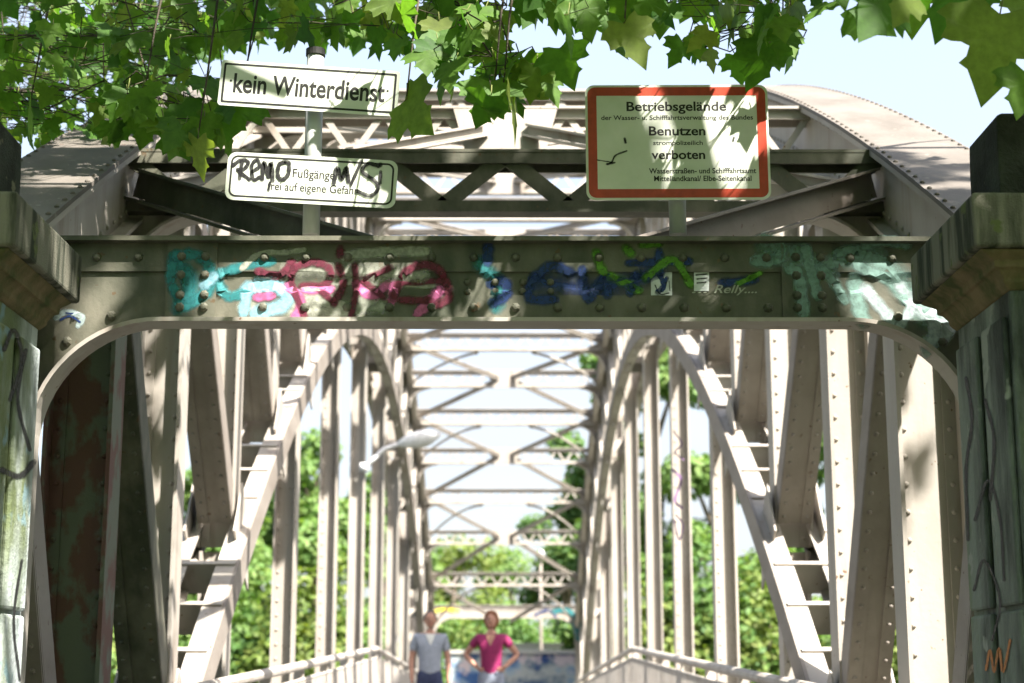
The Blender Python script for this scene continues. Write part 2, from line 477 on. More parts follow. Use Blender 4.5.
# upper cross struts, braces and knees
def strut(k):
    y = yk(k); zt = zu(y) - .06
    b_ = MB()
    xi = W - .152
    big = k <= 2
    hh = .30 if k > 1 else .285
    cw = .05
    pw = .10 if k > 1 else .075
    b_.box(-xi, xi, y - pw, y + pw, zt - .014, zt)                      # top plate
    b_.box(-xi, xi, y - .073, y - .062, zt - cw - .014, zt - .0145)
    b_.box(-xi, xi, y + .060, y + .072, zt - cw - .014, zt - .0145)
    zb = zt - hh
    b_.box(-xi, xi, y - pw, y + .02, zb, zb + .014)
    b_.box(-xi, xi, y - .073, y - .062, zb + .0145, zb + cw)
    b_.box(-xi, xi, y + .004, y + .018, zb + .0145, zb + cw)
    nb = 6 if k == 1 else 10
    bw = .07 if k == 1 else .035
    st = 2 * xi / nb
    for i in range(nb):
        for q, (u0, u1) in enumerate(((0, .5), (.5, 1))):
            a = Vector((-xi + (i + u0) * st, y - .055, (zt - .03) if q == 0 else (zb + .03)))
            c = Vector((-xi + (i + u1) * st, y - .055, (zb + .03) if q == 0 else (zt - .03)))
            b_.bar(a, c, bw, .010, Vector((0, 0, 1)).cross(Vector((0, 1, 0))) if abs((c - a).x) < .01 else Vector((0, 0, 1)))
    if k % 2 == 0:
        b_.prism([(-.28, 0), (.28, 0), (.20, -hh), (-.20, -hh)], lambda a, c: (a, y - .098, zt + c - .0145), lambda a, c: (a, y - .088, zt + c - .0145))
    b_.build('cross_strut', 'portal' if k == 1 else 'steel', bridge)  # first strut: tree shade painted into its colour
    for s in (-1, 1):
        # rounded knee between strut and post
        kb = MB()
        r = .34
        poly = [(0, 0)]
        pts = []
        for i in range(9):
            t_ = math.pi / 2 * i / 8
            pts.append((r - r * math.sin(t_), -r + r * math.cos(t_)))
        pl = [(0, 0)] + pts
        kb.prism(pl, lambda a, c: (s * (xi - a), y - .006, zb + c), lambda a, c: (s * (xi - a), y + .006, zb + c))
        vs_, fs = [], []
        for (a, c) in pts:
            vs_ += [(s * (xi - a), y - .075, zb + c), (s * (xi - a), y + .075, zb + c), (s * (xi - a - .008), y + .075, zb + c - .010), (s * (xi - a - .008), y - .075, zb + c - .010)]
        for i in range(len(pts) - 1):
            for q in range(4):
                j = (q + 1) % 4
                fs.append((i * 4 + q, i * 4 + j, i * 4 + 4 + j, i * 4 + 4 + q))
        fs += [(0, 1, 2, 3), (32, 33, 34, 35)]
        kb.add(vs_, fs)
        kb.build('knee_bracket', 'steel', bridge)
for k in range(1, N):
    strut(k)
def brace(p, q, w=.10, h=.07):
    b_ = MB()
    p, q = Vector(p), Vector(q)
    d = (q - p).normalized(); side = Vector((0, 0, 1)).cross(d).normalized()
    b_.bar(p, q, w, .012, side, (0, h / 2))
    b_.bar(p, q, .012, h - .013, side, (0, -.0065))
    b_.bar(p, q, w * .9, .012, side, (0, -h / 2 - .001))
    return b_
for k in range(N + 1):
    if k % 2: continue
    yc = yk(k); zc = zu(yc) - (.20 if 0 < k < N else .20)
    for j in (k - 1, k + 1):
        if 0 < j < N:
            for s in (-1, 1):
                big = k == 0
                brace((s * .12, yc + (j - k) * .09, zc), (s * (W - .19), yk(j) - (j - k) * .05, zu(yk(j)) - .22), .13 if big else .07, .13 if big else .055).build('wind_brace', 'portal' if big and s < 0 else 'weathered' if big else 'steel', bridge)  # left near brace carries the tree's shade in its dark paint
for k in range(11, N, 2):        # bowed sway braces of the far half
    for s in (-1, 1):
        b_ = MB()
        y = yk(k); y2 = yk(k + 1)
        z = zu(y) - .38; z2 = (zu(y2) if k + 1 < N else 2.3) - .28
        pts = []
        for i in range(9):
            t_ = i / 8
            pts.append((s * (.45 + 1.2 * t_), y + (y2 - y) * t_ ** 1.2, z + (z2 - z) * t_ ** 2))
        b_.tube(pts, .025, 6)
        b_.build('sway_brace', 'steel', bridge)
# cross girders and stringers under the deck
for k in range(1, N):
    y = yk(k); b_ = MB(); z = deck(y) - .12
    if 3 <= k <= N - 3 and k % 2 == 1:
        b_.box(-W - .12, W + .12, y - .008, y + .008, z - .40, z - .012); b_.box(-W - .12, W + .12, y - .09, y + .09, z - .0118, z); b_.box(-W - .12, W + .12, y - .09, y + .09, z - .412, z - .4003)
        b_.build('cross_girder', 'steel', bridge)

# ------------------------------------------------------------------ portals
def portal(y, name, front, material, zo=0):
    """end frame: deep web plate with rounded inner corners on two legs"""
    ZT, ZB, XI, XO, RR = 2.280 + zo, 2.012 + zo, 1.60, 1.97, .43
    yf = y - .008 * front
    inner = []
    foot = -2.2
    inner.append((-XI, foot))
    for i in range(17):
        t_ = math.pi - math.pi / 2 * i / 16
        inner.append((-XI + RR + RR * math.cos(t_), ZB - RR + RR * math.sin(t_)))
    for i in range(17):
        t_ = math.pi / 2 - math.pi / 2 * i / 16
        inner.append((XI - RR + RR * math.cos(t_), ZB - RR + RR * math.sin(t_)))
    inner.append((XI, foot))
    b_ = MB()
    n_ = len(inner)
    # web: strip between the inner outline and the outer outline
    outer = [(-XO, foot)] + [(-XO, ZB - RR + (ZT - ZB + RR) * min(1, i / 8)) if i < 8 else (-XO + (XO - XI + RR) * (i - 8) / 8, ZT) for i in range(17)]
    outer += [(-x, z) for (x, z) in outer[::-1]]
    for yy in (y - .007, y + .007):
        vs_ = [(a, yy, c) for a, c in inner] + [(a, yy, c) for a, c in outer]
        b_.add(vs_, [(i, i + 1, n_ + i + 1, n_ + i) for i in range(n_ - 1)])
    # inner flange (what one sees from below) and top flange
    def strip(pl, y0, y1, th, inward):
        # appends to the current mesh builder b_
        vs_, fs = [], []
        for i, (a, c) in enumerate(pl):
            p = Vector((pl[max(i - 1, 0)][0], pl[max(i - 1, 0)][1])); q = Vector((pl[min(i + 1, len(pl) - 1)][0], pl[min(i + 1, len(pl) - 1)][1]))
            d = (q - p).normalized(); nn = Vector((d.y, -d.x)) * inward
            for yy, e in ((y0, 0), (y1, 0), (y1, th), (y0, th)):
                vs_.append((a + nn.x * e, yy, c + nn.y * e))
        for i in range(len(pl) - 1):
            for k in range(4):
                j = (k + 1) % 4
                fs.append((i * 4 + k, i * 4 + j, i * 4 + 4 + j, i * 4 + 4 + k))
        fs += [(0, 1, 2, 3), (len(pl) * 4 - 4, len(pl) * 4 - 3, len(pl) * 4 - 2, len(pl) * 4 - 1)]
        b_.add(vs_, fs)
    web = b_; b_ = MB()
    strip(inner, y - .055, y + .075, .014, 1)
    flange = b_; b_ = web
    strip(inner, y - .017, y - .0072, .085, -1)      # angle leg riveted to the web, following the curve
    b_.box(-XO, XO, y - .055, y + .12, ZT, ZT + .016)
    b_.box(-XO, XO, y - .017, y - .0072, ZT - .10, ZT - .0005)
    b_.box(-XO, XO, y + .0072, y + .017, ZT - .10, ZT - .0005)
    # splice plates
    for x0, x1 in ((-1.157, -.985), (.945, 1.12)):
        b_.box(x0, x1, y - .027, y - .0174, ZB + .001, ZT - .001)
        for xx in (x0 + .05, x1 - .04):
            for zz in (ZT - .05, ZT - .115, ZT - .185, ZB + .04):
                b_.rivet((xx, y - .027, zz), (0, -1, 0), .017)
    x = -1.83
    while x < 1.85:
        if not (-1.2 < x < -.94 or .91 < x < 1.16):
            b_.rivet((x, y - .017, ZT - .05), (0, -1, 0), .017)
            if abs(x) < 1.12:
                b_.rivet((x, y - .017, ZB + .042), (0, -1, 0), .017)
        x += .1435
    for i in range(4):
        for zz in (ZT - .135, ZB + .10):
            b_.rivet((-.13 + i * .095, y - .007, zz), (0, -1, 0), .014)
    for s in (-1, 1):
        for i in range(1, 5):
            t_ = math.pi / 2 - math.pi / 2 * i / 4.3
            rr = RR + .043
            b_.rivet((s * (XI - RR + rr * math.cos(t_)), y - .017, ZB - RR + rr * math.sin(t_)), (0, -1, 0), .018)
        z = 1.4
        while z > -1:
            b_.rivet((s * (XI + .043), y - .017, z), (0, -1, 0), .017); z -= .15
    o = b_.build(name, material, bridge)
    flange.build('bottom_flange', 'steel', o)  # lighter than the near web, standing in for light bounced off the deck
    return o
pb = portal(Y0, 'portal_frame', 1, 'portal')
pf = portal(yk(N), 'portal_frame', 1, 'steel', .24)

# ------------------------------------------------------------------ spray paint helpers
def stroke_mesh(strokes, plane, step=.0002, off=0.0, soft=.55):
    """ribbons: strokes = (points in px, width in px); plane(px, py, offset) -> point.
    The paint thins out towards the ribbon's edge (attribute 'paint' = how much paint)"""
    b_ = MB(); b_.paint = []
    for si, (pts, wd) in enumerate(strokes):
        e = off + si * step
        P = [Vector((p[0], p[1])) for p in pts]
        if len(P) > 2:                       # Catmull-Rom smoothing
            Q = []
            ext = [P[0] * 2 - P[1]] + P + [P[-1] * 2 - P[-2]]
            for i in range(1, len(ext) - 2):
                for q in range(6):
                    t_ = q / 6
                    a, b0, c, d = ext[i - 1:i + 3]
                    Q.append(.5 * ((2 * b0) + (c - a) * t_ + (2 * a - 5 * b0 + 4 * c - d) * t_ ** 2 + (3 * b0 - a - 3 * c + d) * t_ ** 3))
            Q.append(P[-1]); P = Q
        else:
            P = [P[0] + (P[1] - P[0]) * i / 6 for i in range(7)]
        # rounded ends: extra stations with shrinking width
        n_ = len(P)
        st = []
        for i, p in enumerate(P):
            d = P[min(i + 1, n_ - 1)] - P[max(i - 1, 0)]
            d = d.normalized() if d.length > 1e-6 else Vector((1, 0))
            st.append((p, d, wd / 2 * (1 + .12 * math.sin(i * 1.7 + si)), 1.0))
        p, d, w_, _ = st[0]; st = [(p - d * w_ * 1.0, d, w_ * .25, 0), (p - d * w_ * .75, d, w_ * .66, .55)] + st
        p, d, w_, _ = st[-1]; st = st + [(p + d * w_ * .75, d, w_ * .66, .55), (p + d * w_ * 1.0, d, w_ * .25, 0)]
        vs_ = []
        for p, d, w_, al in st:
            nn = Vector((-d.y, d.x))
            for q, aa in ((1 + .25 * (1 - soft), 0), (soft, al), (-soft, al), (-1 - .25 * (1 - soft), 0)):
                c = p + nn * (w_ * q); vs_.append(plane(c.x, c.y, e)); b_.paint.append(aa)
        fs = []
        for i in range(len(st) - 1):
            for k in range(3):
                fs.append((i * 4 + k, i * 4 + k + 1, i * 4 + 4 + k + 1, i * 4 + 4 + k))
        b_.add(vs_, fs)
    bld = b_.build
    def build(name, mt, parent, recalc=False):
        o = bld(name, spray(mt), parent, recalc=False)
        at_ = o.data.attributes.new('paint', 'FLOAT', 'POINT')
        at_.data.foreach_set('value', b_.paint)
        return o
    b_.build = build
    return b_
SPRAY = {}
def spray(k):
    """the paint of colour k as a coat that thins towards the edges of each stroke"""
    if k not in SPRAY:
        src = M[k]
        m = src.copy(); m.name = 'thin_coat_' + k
        n, l = m.node_tree.nodes, m.node_tree.links
        b_ = n['Principled BSDF']
        at_ = n.new('ShaderNodeAttribute'); at_.attribute_name = 'paint'
        t = noise(n, l, 60, 4)
        r = ramp(n, l, t.outputs[0], [(.25, (.55, .55, .55)), (.6, (1, 1, 1))])
        mu = n.new('ShaderNodeMath'); mu.operation = 'MULTIPLY'
        l.new(at_.outputs['Fac'], mu.inputs[0]); l.new(r.outputs[0], mu.inputs[1])
        l.new(mu.outputs[0], b_.inputs['Alpha'])
        SPRAY[k] = m
    return SPRAY[k]
def z1(pts, x0, y0, sc): return [(x0 + a / sc, y0 + b_ / sc) for a, b_ in pts]
def pl_front(x, y, e):
    """the face of the portal under a pixel: bare web, riveted angle leg or splice plate"""
    p = at(x, y, Y0 - .018)
    ZT, ZB, XI, RR = 2.280, 2.012, 1.60, .43
    dep = .0074
    if -1.172 < p.x < -.970 or .930 < p.x < 1.135:
        dep = .0274
    elif p.z > ZT - .118:
        dep = .0174
    elif abs(p.x) > XI - RR:
        if math.hypot(abs(p.x) - (XI - RR), p.z - (ZB - RR)) < RR + .102: dep = .0174
    elif p.z < ZB + .102:
        dep = .0174
    return at(x, y, Y0 - dep - .0003 - e * .5)
YWEB = Y0 - .0079
def A(p): return z1(p, 150, 220, 3.103)
def B(p): return z1(p, 460, 220, 3.012)
def Cc(p): return z1(p, 724, 180, 3.413)
graf = [
 ('teal', [(A([(70, 130), (66, 190), (95, 262)]), 9), (A([(78, 112), (140, 108), (185, 150), (182, 215), (110, 268)]), 10), (A([(215, 165), (300, 140), (380, 128)]), 8), (A([(212, 190), (240, 235), (300, 228)]), 9), (A([(112, 150), (120, 240)]), 10)], 0),
 ('cream', [(A([(285, 150), (340, 105), (420, 100), (480, 92)]), 5), (A([(560, 190), (700, 195), (880, 200)]), 7), (A([(440, 250), (520, 235), (610, 280), (690, 240)]), 14), (A([(600, 110), (720, 100), (860, 96)]), 9)], .0016),
 ('sky_blue', [(A([(300, 215), (350, 200), (410, 215), (420, 260), (330, 290)]), 12), (A([(300, 230), (290, 290)]), 9), (A([(170, 200), (198, 175)]), 9)], .0030),
 ('pink', [(A([(330, 240), (380, 235)]), 7), (A([(430, 205), (470, 250), (450, 305)]), 8), (A([(640, 200), (690, 235), (740, 195)]), 8), (A([(760, 200), (750, 250)]), 8), (A([(830, 290), (870, 250), (900, 215)]), 9), (A([(480, 215), (560, 215)]), 8)], .0042),
 ('maroon', [(A([(335, 158), (400, 172), (440, 130)]), 7), (A([(447, 150), (440, 195), (480, 300)]), 6), (A([(450, 145), (510, 130), (560, 155), (545, 200), (470, 205)]), 7), (A([(520, 210), (570, 255)]), 6), (A([(590, 90), (590, 105)]), 8), (A([(585, 140), (600, 200), (570, 260)]), 7), (A([(635, 140), (640, 210), (625, 300)]), 6), (A([(745, 148), (660, 188)]), 6), (A([(660, 185), (725, 240)]), 6), (A([(755, 240), (790, 165), (850, 138), (900, 158), (928, 235), (890, 262)]), 8), (A([(780, 195), (905, 188)]), 6), (A([(775, 248), (870, 250)]), 7)], .0056),
 ('blue', [(B([(85, 80), (82, 125)]), 10), (B([(95, 190), (135, 185), (140, 225), (100, 250)]), 9), (B([(332, 158), (275, 138), (222, 180), (210, 235), (285, 240)]), 9), (B([(368, 150), (385, 240), (440, 165), (445, 225)]), 8), (B([(505, 130), (690, 125)]), 7), (B([(600, 95), (602, 160)]), 8), (B([(512, 220), (535, 160)]), 8), (B([(790, 190), (890, 180)]), 8)], .0),
 ('green', [(B([(410, 98), (435, 160), (490, 185), (540, 212)]), 8), (B([(560, 175), (640, 118), (695, 195)]), 7), (B([(838, 192), (905, 160)]), 5), (B([(500, 85), (515, 100)]), 8), (B([(545, 75), (600, 70)]), 7)], .0018),
 ('mint', [(Cc([(130, 205), (180, 215), (185, 265), (110, 275)]), 13), (Cc([(225, 300), (255, 330), (272, 450)]), 11), (Cc([(278, 235), (300, 320), (320, 395)]), 10), (Cc([(335, 300), (375, 350), (412, 412)]), 9), (Cc([(385, 250), (470, 240), (455, 290), (560, 340), (645, 430)]), 9), (Cc([(475, 225), (540, 208), (625, 222)]), 9), (Cc([(445, 340), (455, 410), (475, 480)]), 13)], .0),
 ('pale', [(Cc([(480, 370), (540, 440), (580, 490)]), 10), (Cc([(600, 360), (640, 430), (600, 500)]), 9), (Cc([(680, 440), (740, 450), (770, 500), (700, 560)]), 15), (Cc([(650, 400), (720, 500), (690, 590)]), 11)], .0016),
]
for c, st in (('teal', [(A([(80, 120), (130, 200), (90, 270)]), 20), (B([(60, 130), (120, 200), (110, 260)]), 17)]), ('mint', [(Cc([(240, 240), (330, 300), (420, 260)]), 24), (Cc([(440, 250), (560, 300), (700, 480)]), 26), (Cc([(130, 220), (180, 250)]), 20)]), ('blue', [(B([(230, 180), (330, 200), (450, 200), (600, 150)]), 22)]), ('cream', [(A([(430, 150), (600, 160), (840, 170)]), 20), (A([(290, 270), (500, 280), (720, 270)]), 16)])):
    stroke_mesh(st, lambda x, y, e: pl_front(x, y, e - .0006), .0001, soft=.12).build('faded_paint', c, pb)
for c, st, off in graf:
    stroke_mesh([(p_, w_ * (1.35 if c != 'maroon' else 1.3)) for p_, w_ in st], pl_front, .0002, off).build('graffiti', c, pb, recalc=False)
YF = yk(N) - .029
for c, st in (('teal', [([(552, 612), (566, 610), (576, 618), (580, 632)], 6), ([(572, 622), (578, 640)], 5)]), ('blue', [([(535, 615), (548, 610), (556, 617)], 3)]), ('yellow', [([(436, 611), (446, 609), (458, 611)], 4)])):
    stroke_mesh(st, lambda x, y, e: at(x, y, YF - e), .001).build('graffiti', c, pf)
# tag sprayed where the left corner of the portal meets the pillar
b_ = stroke_mesh([([(56, 318), (66, 312), (82, 317), (78, 326)], 7)], lambda x, y, e: pl_front(x, y, e)); b_.build('graffiti', 'pale', pb, recalc=False)
b_ = stroke_mesh([([(60, 320), (70, 316), (80, 322)], 2.5), ([(66, 313), (76, 314)], 2)], lambda x, y, e: pl_front(x, y, .002 + e)); b_.build('graffiti', 'blue', pb, recalc=False)

def sticker(x0, y0, x1, y1, marks, mcol):
    sh_ = -5 if y1 > 300 else 0
    y0 += sh_; y1 += sh_
    b_ = MB()
    q = [at(x, y, YWEB - .003) for x, y in ((x0, y1), (x1, y1), (x1, y0), (x0, y0))]
    b_.prism([(0, 0), (1, 0), (1, 1), (0, 1)], lambda a, c: q[int(a + 2 * c) if c == 0 else (2 if a == 1 else 3)], lambda a, c: q[int(a + 2 * c) if c == 0 else (2 if a == 1 else 3)] + Vector((0, .001, 0)))
    o = b_.build('sticker', 'sticker', pb)
    for cc, st in marks:
        stroke_mesh(st, lambda x, y, e: at(x, y + sh_, YWEB - .0036 - e), soft=.85).build('print', cc, o, recalc=False)
sticker(651, 273, 672, 302, [('blue', [([(659, 278), (664, 290), (658, 297)], 6), ([(667, 283), (662, 296)], 4)]), ('ink', [([(655, 290), (660, 299), (669, 298)], 1.2), ([(669, 286), (670, 296)], 1)])], 'blue')
sticker(694, 267, 709, 291, [('ink', [([(696, 271), (707, 270)], 1.4), ([(696, 275), (707, 274)], 1.4), ([(697, 279), (707, 278)], 1.4), ([(697, 283), (706, 282)], 1.4)])], 'ink')

# ------------------------------------------------------------------ lettering
def text_mesh(txt, bold=0.0, shear=0.0, spacing=1.0):
    cu = bpy.data.curves.new('lettering', 'FONT')
    cu.body = txt; cu.size = 1; cu.offset = bold; cu.shear = shear; cu.space_character = spacing; cu.resolution_u = 4
    o = bpy.data.objects.new('lettering', cu); COL.objects.link(o)
    dg = bpy.context.evaluated_depsgraph_get()
    me = bpy.data.meshes.new_from_object(o.evaluated_get(dg))
    bpy.data.objects.remove(o); bpy.data.curves.remove(cu)
    vs_ = [v.co.copy() for v in me.vertices]; fs = [tuple(p.vertices) for p in me.polygons]
    bpy.data.meshes.remove(me)
    return vs_, fs
def put_text(b_, txt, fn, x0, x1, base, cap, bold=.0, shear=0, spacing=1.0, e=.0004):
    """fit the text between x0 and x1, its capitals cap tall above base (panel units)"""
    vs_, fs = text_mesh(txt, bold, shear, spacing)
    cv, _ = text_mesh('H')
    ch = max(v.y for v in cv)
    a0, a1 = min(v.x for v in vs_), max(v.x for v in vs_)
    b_.add([fn(x0 + (v.x - a0) / (a1 - a0) * (x1 - x0), base + v.y / ch * cap, e) for v in vs_], fs)

b_ = MB()
put_text(b_, 'Relly....', lambda x, y, e: at(x, y, YWEB - .0012), 714, 757, 293, -8, .01, .3)
put_text(b_, '...', lambda x, y, e: at(x, y, YWEB - .0012), 692, 707, 293, -8, .01, .3)
b_.build('lettering', 'cream', pb, recalc=False)

def rrect(w, h, r, seg=6):
    out = []
    for cx, cz, a0 in ((w / 2 - r, h / 2 - r, 0), (-w / 2 + r, h / 2 - r, 90), (-w / 2 + r, -h / 2 + r, 180), (w / 2 - r, -h / 2 + r, 270)):
        for i in range(seg + 1):
            a = R(a0 + 90 * i / seg)
            out.append((cx + r * math.cos(a), cz + r * math.sin(a)))
    return out
def ring(b_, o, i_, fn, e):
    n_ = len(o)
    b_.add([fn(a, c, e) for a, c in o] + [fn(a, c, e) for a, c in i_], [(k, (k + 1) % n_, n_ + (k + 1) % n_, n_ + k) for k in range(n_)])

def sign_panel(parent, cpx, cpy, Y, w, h, r, tilt, yaw=0):
    c = at(cpx, cpy, Y)
    rot = Matrix.Rotation(tilt, 3, 'Y') @ Matrix.Rotation(yaw, 3, 'Z')
    u, v, nn = rot @ Vector((1, 0, 0)), rot @ Vector((0, 0, 1)), rot @ Vector((0, -1, 0))
    fn = lambda a, b0, e: c + u * (a * 1.03) + v * (b0 * 1.03) + nn * e
    b_ = MB()
    b_.prism(rrect(w, h, r), lambda a, b0: fn(a, b0, 0), lambda a, b0: fn(a, b0, -.003))
    o = b_.build('sign_panel', 'signback', parent)
    return o, fn

def pole(parent, px, y0px, y1px, Y, rad, capped=True):
    p0, p1 = at(px, y0px, Y), at(px, y1px, Y)
    p1 = Vector((p0.x, Y, p1.z))
    b_ = MB(); b_.tube([p0, p1], rad, 20)
    if capped:
        pass
    o = b_.build('pole', 'galv', parent)
    if capped:
        c = MB(); c.tube([p1 - Vector((0, 0, .012)), p1 + Vector((0, 0, .012))], rad * 1.15, 20)
        c.build('pole_cap', 'ink', o)
    for f in o.data.polygons:
        f.use_smooth = len(f.vertices) == 4
    return o

def clamp(parent, px, py, Y, rad):
    p = at(px, py, Y)
    b_ = MB(); b_.tube([p - Vector((0, 0, .012)), p + Vector((0, 0, .012))], rad * 1.18, 16); b_.box(p.x - .03, p.x + .03, p.y - rad - .02, p.y - rad, p.z - .011, p.z + .011)
    b_.build('clamp', 'galv', parent)

YP = 5.555
base = at(311, 236, YP); 
s1 = thing('sign_post', 'grey post on the portal beam carrying two tilted white plates with black lettering', 'sign post', (base.x, YP, 2.296))
pole(s1, 311, 235, 53, YP, .030)
clamp(s1, 311, 80, YP, .03); clamp(s1, 311, 180, YP, .03)
pn, fn = sign_panel(s1, 309, 88, 5.495, .612, .163, .012, R(3.9))
b_ = MB()
ring(b_, rrect(.592, .143, .006), rrect(.577, .128, .004), fn, .0006); b_.build('border', 'ink', pn, recalc=False)
b_ = MB(); put_text(b_, 'kein Winterdienst', fn, -.258, .260, -.032, .066, .022); put_text(b_, '.', fn, -.272, -.264, .004, .05); put_text(b_, '.', fn, .264, .272, .004, .05)
b_.build('lettering', 'ink', pn, recalc=False)
pn, fn = sign_panel(s1, 311.5, 180, 5.495, .575, .168, .03, R(3.2))
b_ = MB()
ring(b_, rrect(.552, .146, .024), rrect(.539, .133, .018), fn, .0006); b_.build('border', 'ink', pn, recalc=False)
b_ = MB()
put_text(b_, 'Fußgänger', fn, -.065, .095, .006, .030, .012)
b_.build('lettering', 'ink', pn, recalc=False); b_ = MB()
put_text(b_, 'frei auf eigene Gefahr', fn, -.145, .160, -.042, .028, .012)
b_.build('lettering', 'ink', pn, recalc=False)
def S2(p): return z1(p, 210, 40, 3.795)
st = [(S2([(85, 478), (120, 455), (145, 465), (130, 490), (105, 495), (150, 530)]), 4.2), (S2([(122, 460), (112, 528)]), 4.2), (S2([(160, 500), (188, 480), (178, 455), (158, 480), (165, 530), (190, 520)]), 4), (S2([(198, 530), (205, 465), (222, 520)]), 4.5), (S2([(222, 520), (232, 468), (238, 535)]), 5), (S2([(228, 540), (222, 570)]), 3),
      (S2([(285, 462), (262, 475), (258, 515), (275, 530), (297, 510), (300, 470), (285, 462)]), 4.4),
      (S2([(470, 545), (482, 485), (500, 530), (518, 485), (526, 540)]), 4.4), (S2([(575, 460), (535, 550)]), 3.6), (S2([(640, 480), (600, 470), (578, 500), (625, 535), (638, 565), (608, 592), (560, 575)]), 4.0), (S2([(648, 500), (645, 545)]), 3.6), (S2([(647, 470), (648, 476)]), 4)]
cs = fn(0, 0, 0)
def on_panel(x, y, e):
    p = at(x, y, 5.495); d = p - cs
    return Vector((p.x, cs.y - .0012 - e, p.z))
stroke_mesh(st, on_panel, .0002, soft=.85).build('graffiti', 'black', pn, recalc=False)

base = at(678, 236, YP)
s2 = thing('notice_sign', 'red bordered white notice sign on a short grey post standing on the portal beam', 'sign', (base.x, YP, 2.296))
pole(s2, 678, 235, 95, YP, .030, False)
clamp(s2, 678, 110, YP, .03); clamp(s2, 678, 180, YP, .03)
pn, fn = sign_panel(s2, 677.5, 142, 5.495, .622, .408, .03, R(-.3))
b_ = MB(); ring(b_, rrect(.606, .392, .026), rrect(.545, .331, .002), fn, .0006); b_.build('red_border', 'red', pn, recalc=False)
b_ = MB()
# panel units from the photograph of the sign: 976 px for 200 px, 3.37 mm a pixel
def sx(zx): return (580 + zx / 4.88 - 677.5) * .00336
def sz(zy): return (142 - (75 + zy / 4.88)) * .00336
for txt, x0, x1, yb, cap, bold in (('Betriebsgelände', 228, 722, 165, 46, .022), ('der Wasser- u. Schifffahrtsverwaltung des Bundes', 102, 852, 212, 23, .016), ('Benutzen', 336, 615, 292, 45, .022), ('strompolizeilich', 356, 600, 342, 22, .016), ('verboten', 346, 610, 414, 44, .022), ('Wasserstraßen- und Schifffahrtsamt', 332, 858, 488, 26, .02), ('Mittellandkanal/ Elbe-Seitenkanal', 356, 834, 527, 26, .02)):
    b_ = MB(); put_text(b_, txt, fn, sx(x0), sx(x1), sz(yb), cap / 4.88 * .00336, bold)
    b_.build('lettering', 'ink', pn, recalc=False)
pls = lambda x, y, e: fn(sx(x), sz(y), .0008 + e)
stroke_mesh([([(78, 418), (120, 425), (150, 430)], 7), ([(125, 440), (150, 430), (170, 395), (225, 372)], 10), ([(130, 440), (165, 432)], 11), ([(216, 308), (220, 330)], 14), ([(755, 303), (750, 322)], 12)], pls, .0002).build('graffiti', 'black', pn, recalc=False)

# ------------------------------------------------------------------ stone pillars
def pillar(s, xin, xcap, label, mshaft):
    """abutment pillar: shaft with sunk panels, moulded neck, cap slab and a chamfered top block; xin, xcap = inner faces"""
    Yn, Yf = 4.62, 5.38
    t_ = thing('stone_pillar', label, 'pillar', (s * (xin + .5), (Yn + Yf) / 2, -.9))
    Wd = 1.0
    def bx(b_, x, z0, z1, yn, yf, wd=Wd): b_.box(min(s * x, s * (x + wd)), max(s * x, s * (x + wd)), yn, yf, z0, z1)
    fy0, fy1 = Yn + .09, Yf - .10
    b_ = MB(); bx(b_, xin, -3, 1.96, fy0, fy1)
    for q in range(2):
        a = fy0 + (fy1 - fy0) * (q / 2) + .03; c = fy0 + (fy1 - fy0) * ((q + 1) / 2) - .03
        for z0, z1 in ((1.02, 1.86), (.33, 1.006), (-.36, .316), (-3, -.374)):
            b_.box(min(s * xin, s * (xin - .02)), max(s * xin, s * (xin - .02)), a, c, z0, z1)
    for z0, z1 in ((1.02, 1.86), (.33, 1.006), (-.36, .316), (-3, -.374)):
        b_.box(min(s * (xin + .06), s * (xin + .9)), max(s * (xin + .06), s * (xin + .9)), fy0 - .02, fy0 - .0005, z0, z1)
    o = b_.build('shaft', mshaft, t_); bevel(o, .010, 2)
    b_ = MB()
    prof = [(xin - .004, fy0 - .004, fy1 + .004, 1.93), (xin - .022, fy0 - .02, fy1 + .02, 1.950), (xin - .022, fy0 - .02, fy1 + .02, 1.962), (xin - .04, fy0 - .035, fy1 + .03, 1.985), (xin - .055, fy0 - .045, fy1 + .04, 1.99), (xin - .055, fy0 - .045, fy1 + .04, 2.010), (xcap + .03, Yn + .02, Yf - .03, 2.030), (xcap + .02, Yn + .02, Yf - .02, 2.039)]
    vs_, fs = [], []
    for (x, y0, y1, z) in prof:
        vs_ += [(s * x, y0, z), (s * (x + Wd), y0, z), (s * (x + Wd), y1, z), (s * x, y1, z)]
    for i in range(len(prof) - 1):
        for k in range(4):
            j = (k + 1) % 4
            fs.append((i * 4 + k, i * 4 + j, i * 4 + 4 + j, i * 4 + 4 + k))
    fs += [(0, 1, 2, 3), tuple(range(len(prof) * 4 - 4, len(prof) * 4))]
    b_.add(vs_, fs)
    o = b_.build('neck_moulding', 'moss', t_); bevel(o, .008, 2)
    b_ = MB(); bx(b_, xcap, 2.04, 2.205, Yn, Yf, Wd + .1)
    o = b_.build('cap_slab', 'stonerail', t_); bevel(o, .012, 3)
    b_ = MB()
    x0, y0, y1 = xcap + .092, Yn + .03, Yf - .43
    vs_ = []
    for (ins, z) in ((.0, 2.206), (.0, 2.35), (.003, 2.45), (.02, 2.46)):
        vs_ += [(s * (x0 + ins), y0 + ins * .4, z), (s * (x0 + Wd - ins), y0 + ins * .4, z), (s * (x0 + Wd - ins), y1 - ins * .4, z), (s * (x0 + ins), y1 - ins * .4, z)]
    fs = []
    for i in range(3):
        for k in range(4):
            j = (k + 1) % 4
            fs.append((i * 4 + k, i * 4 + j, i * 4 + 4 + j, i * 4 + 4 + k))
    fs += [(0, 1, 2, 3), (12, 13, 14, 15)]
    b_.add(vs_, fs)
    o = b_.build('top_block', 'stonedark', t_); bevel(o, .012, 2)
    return t_
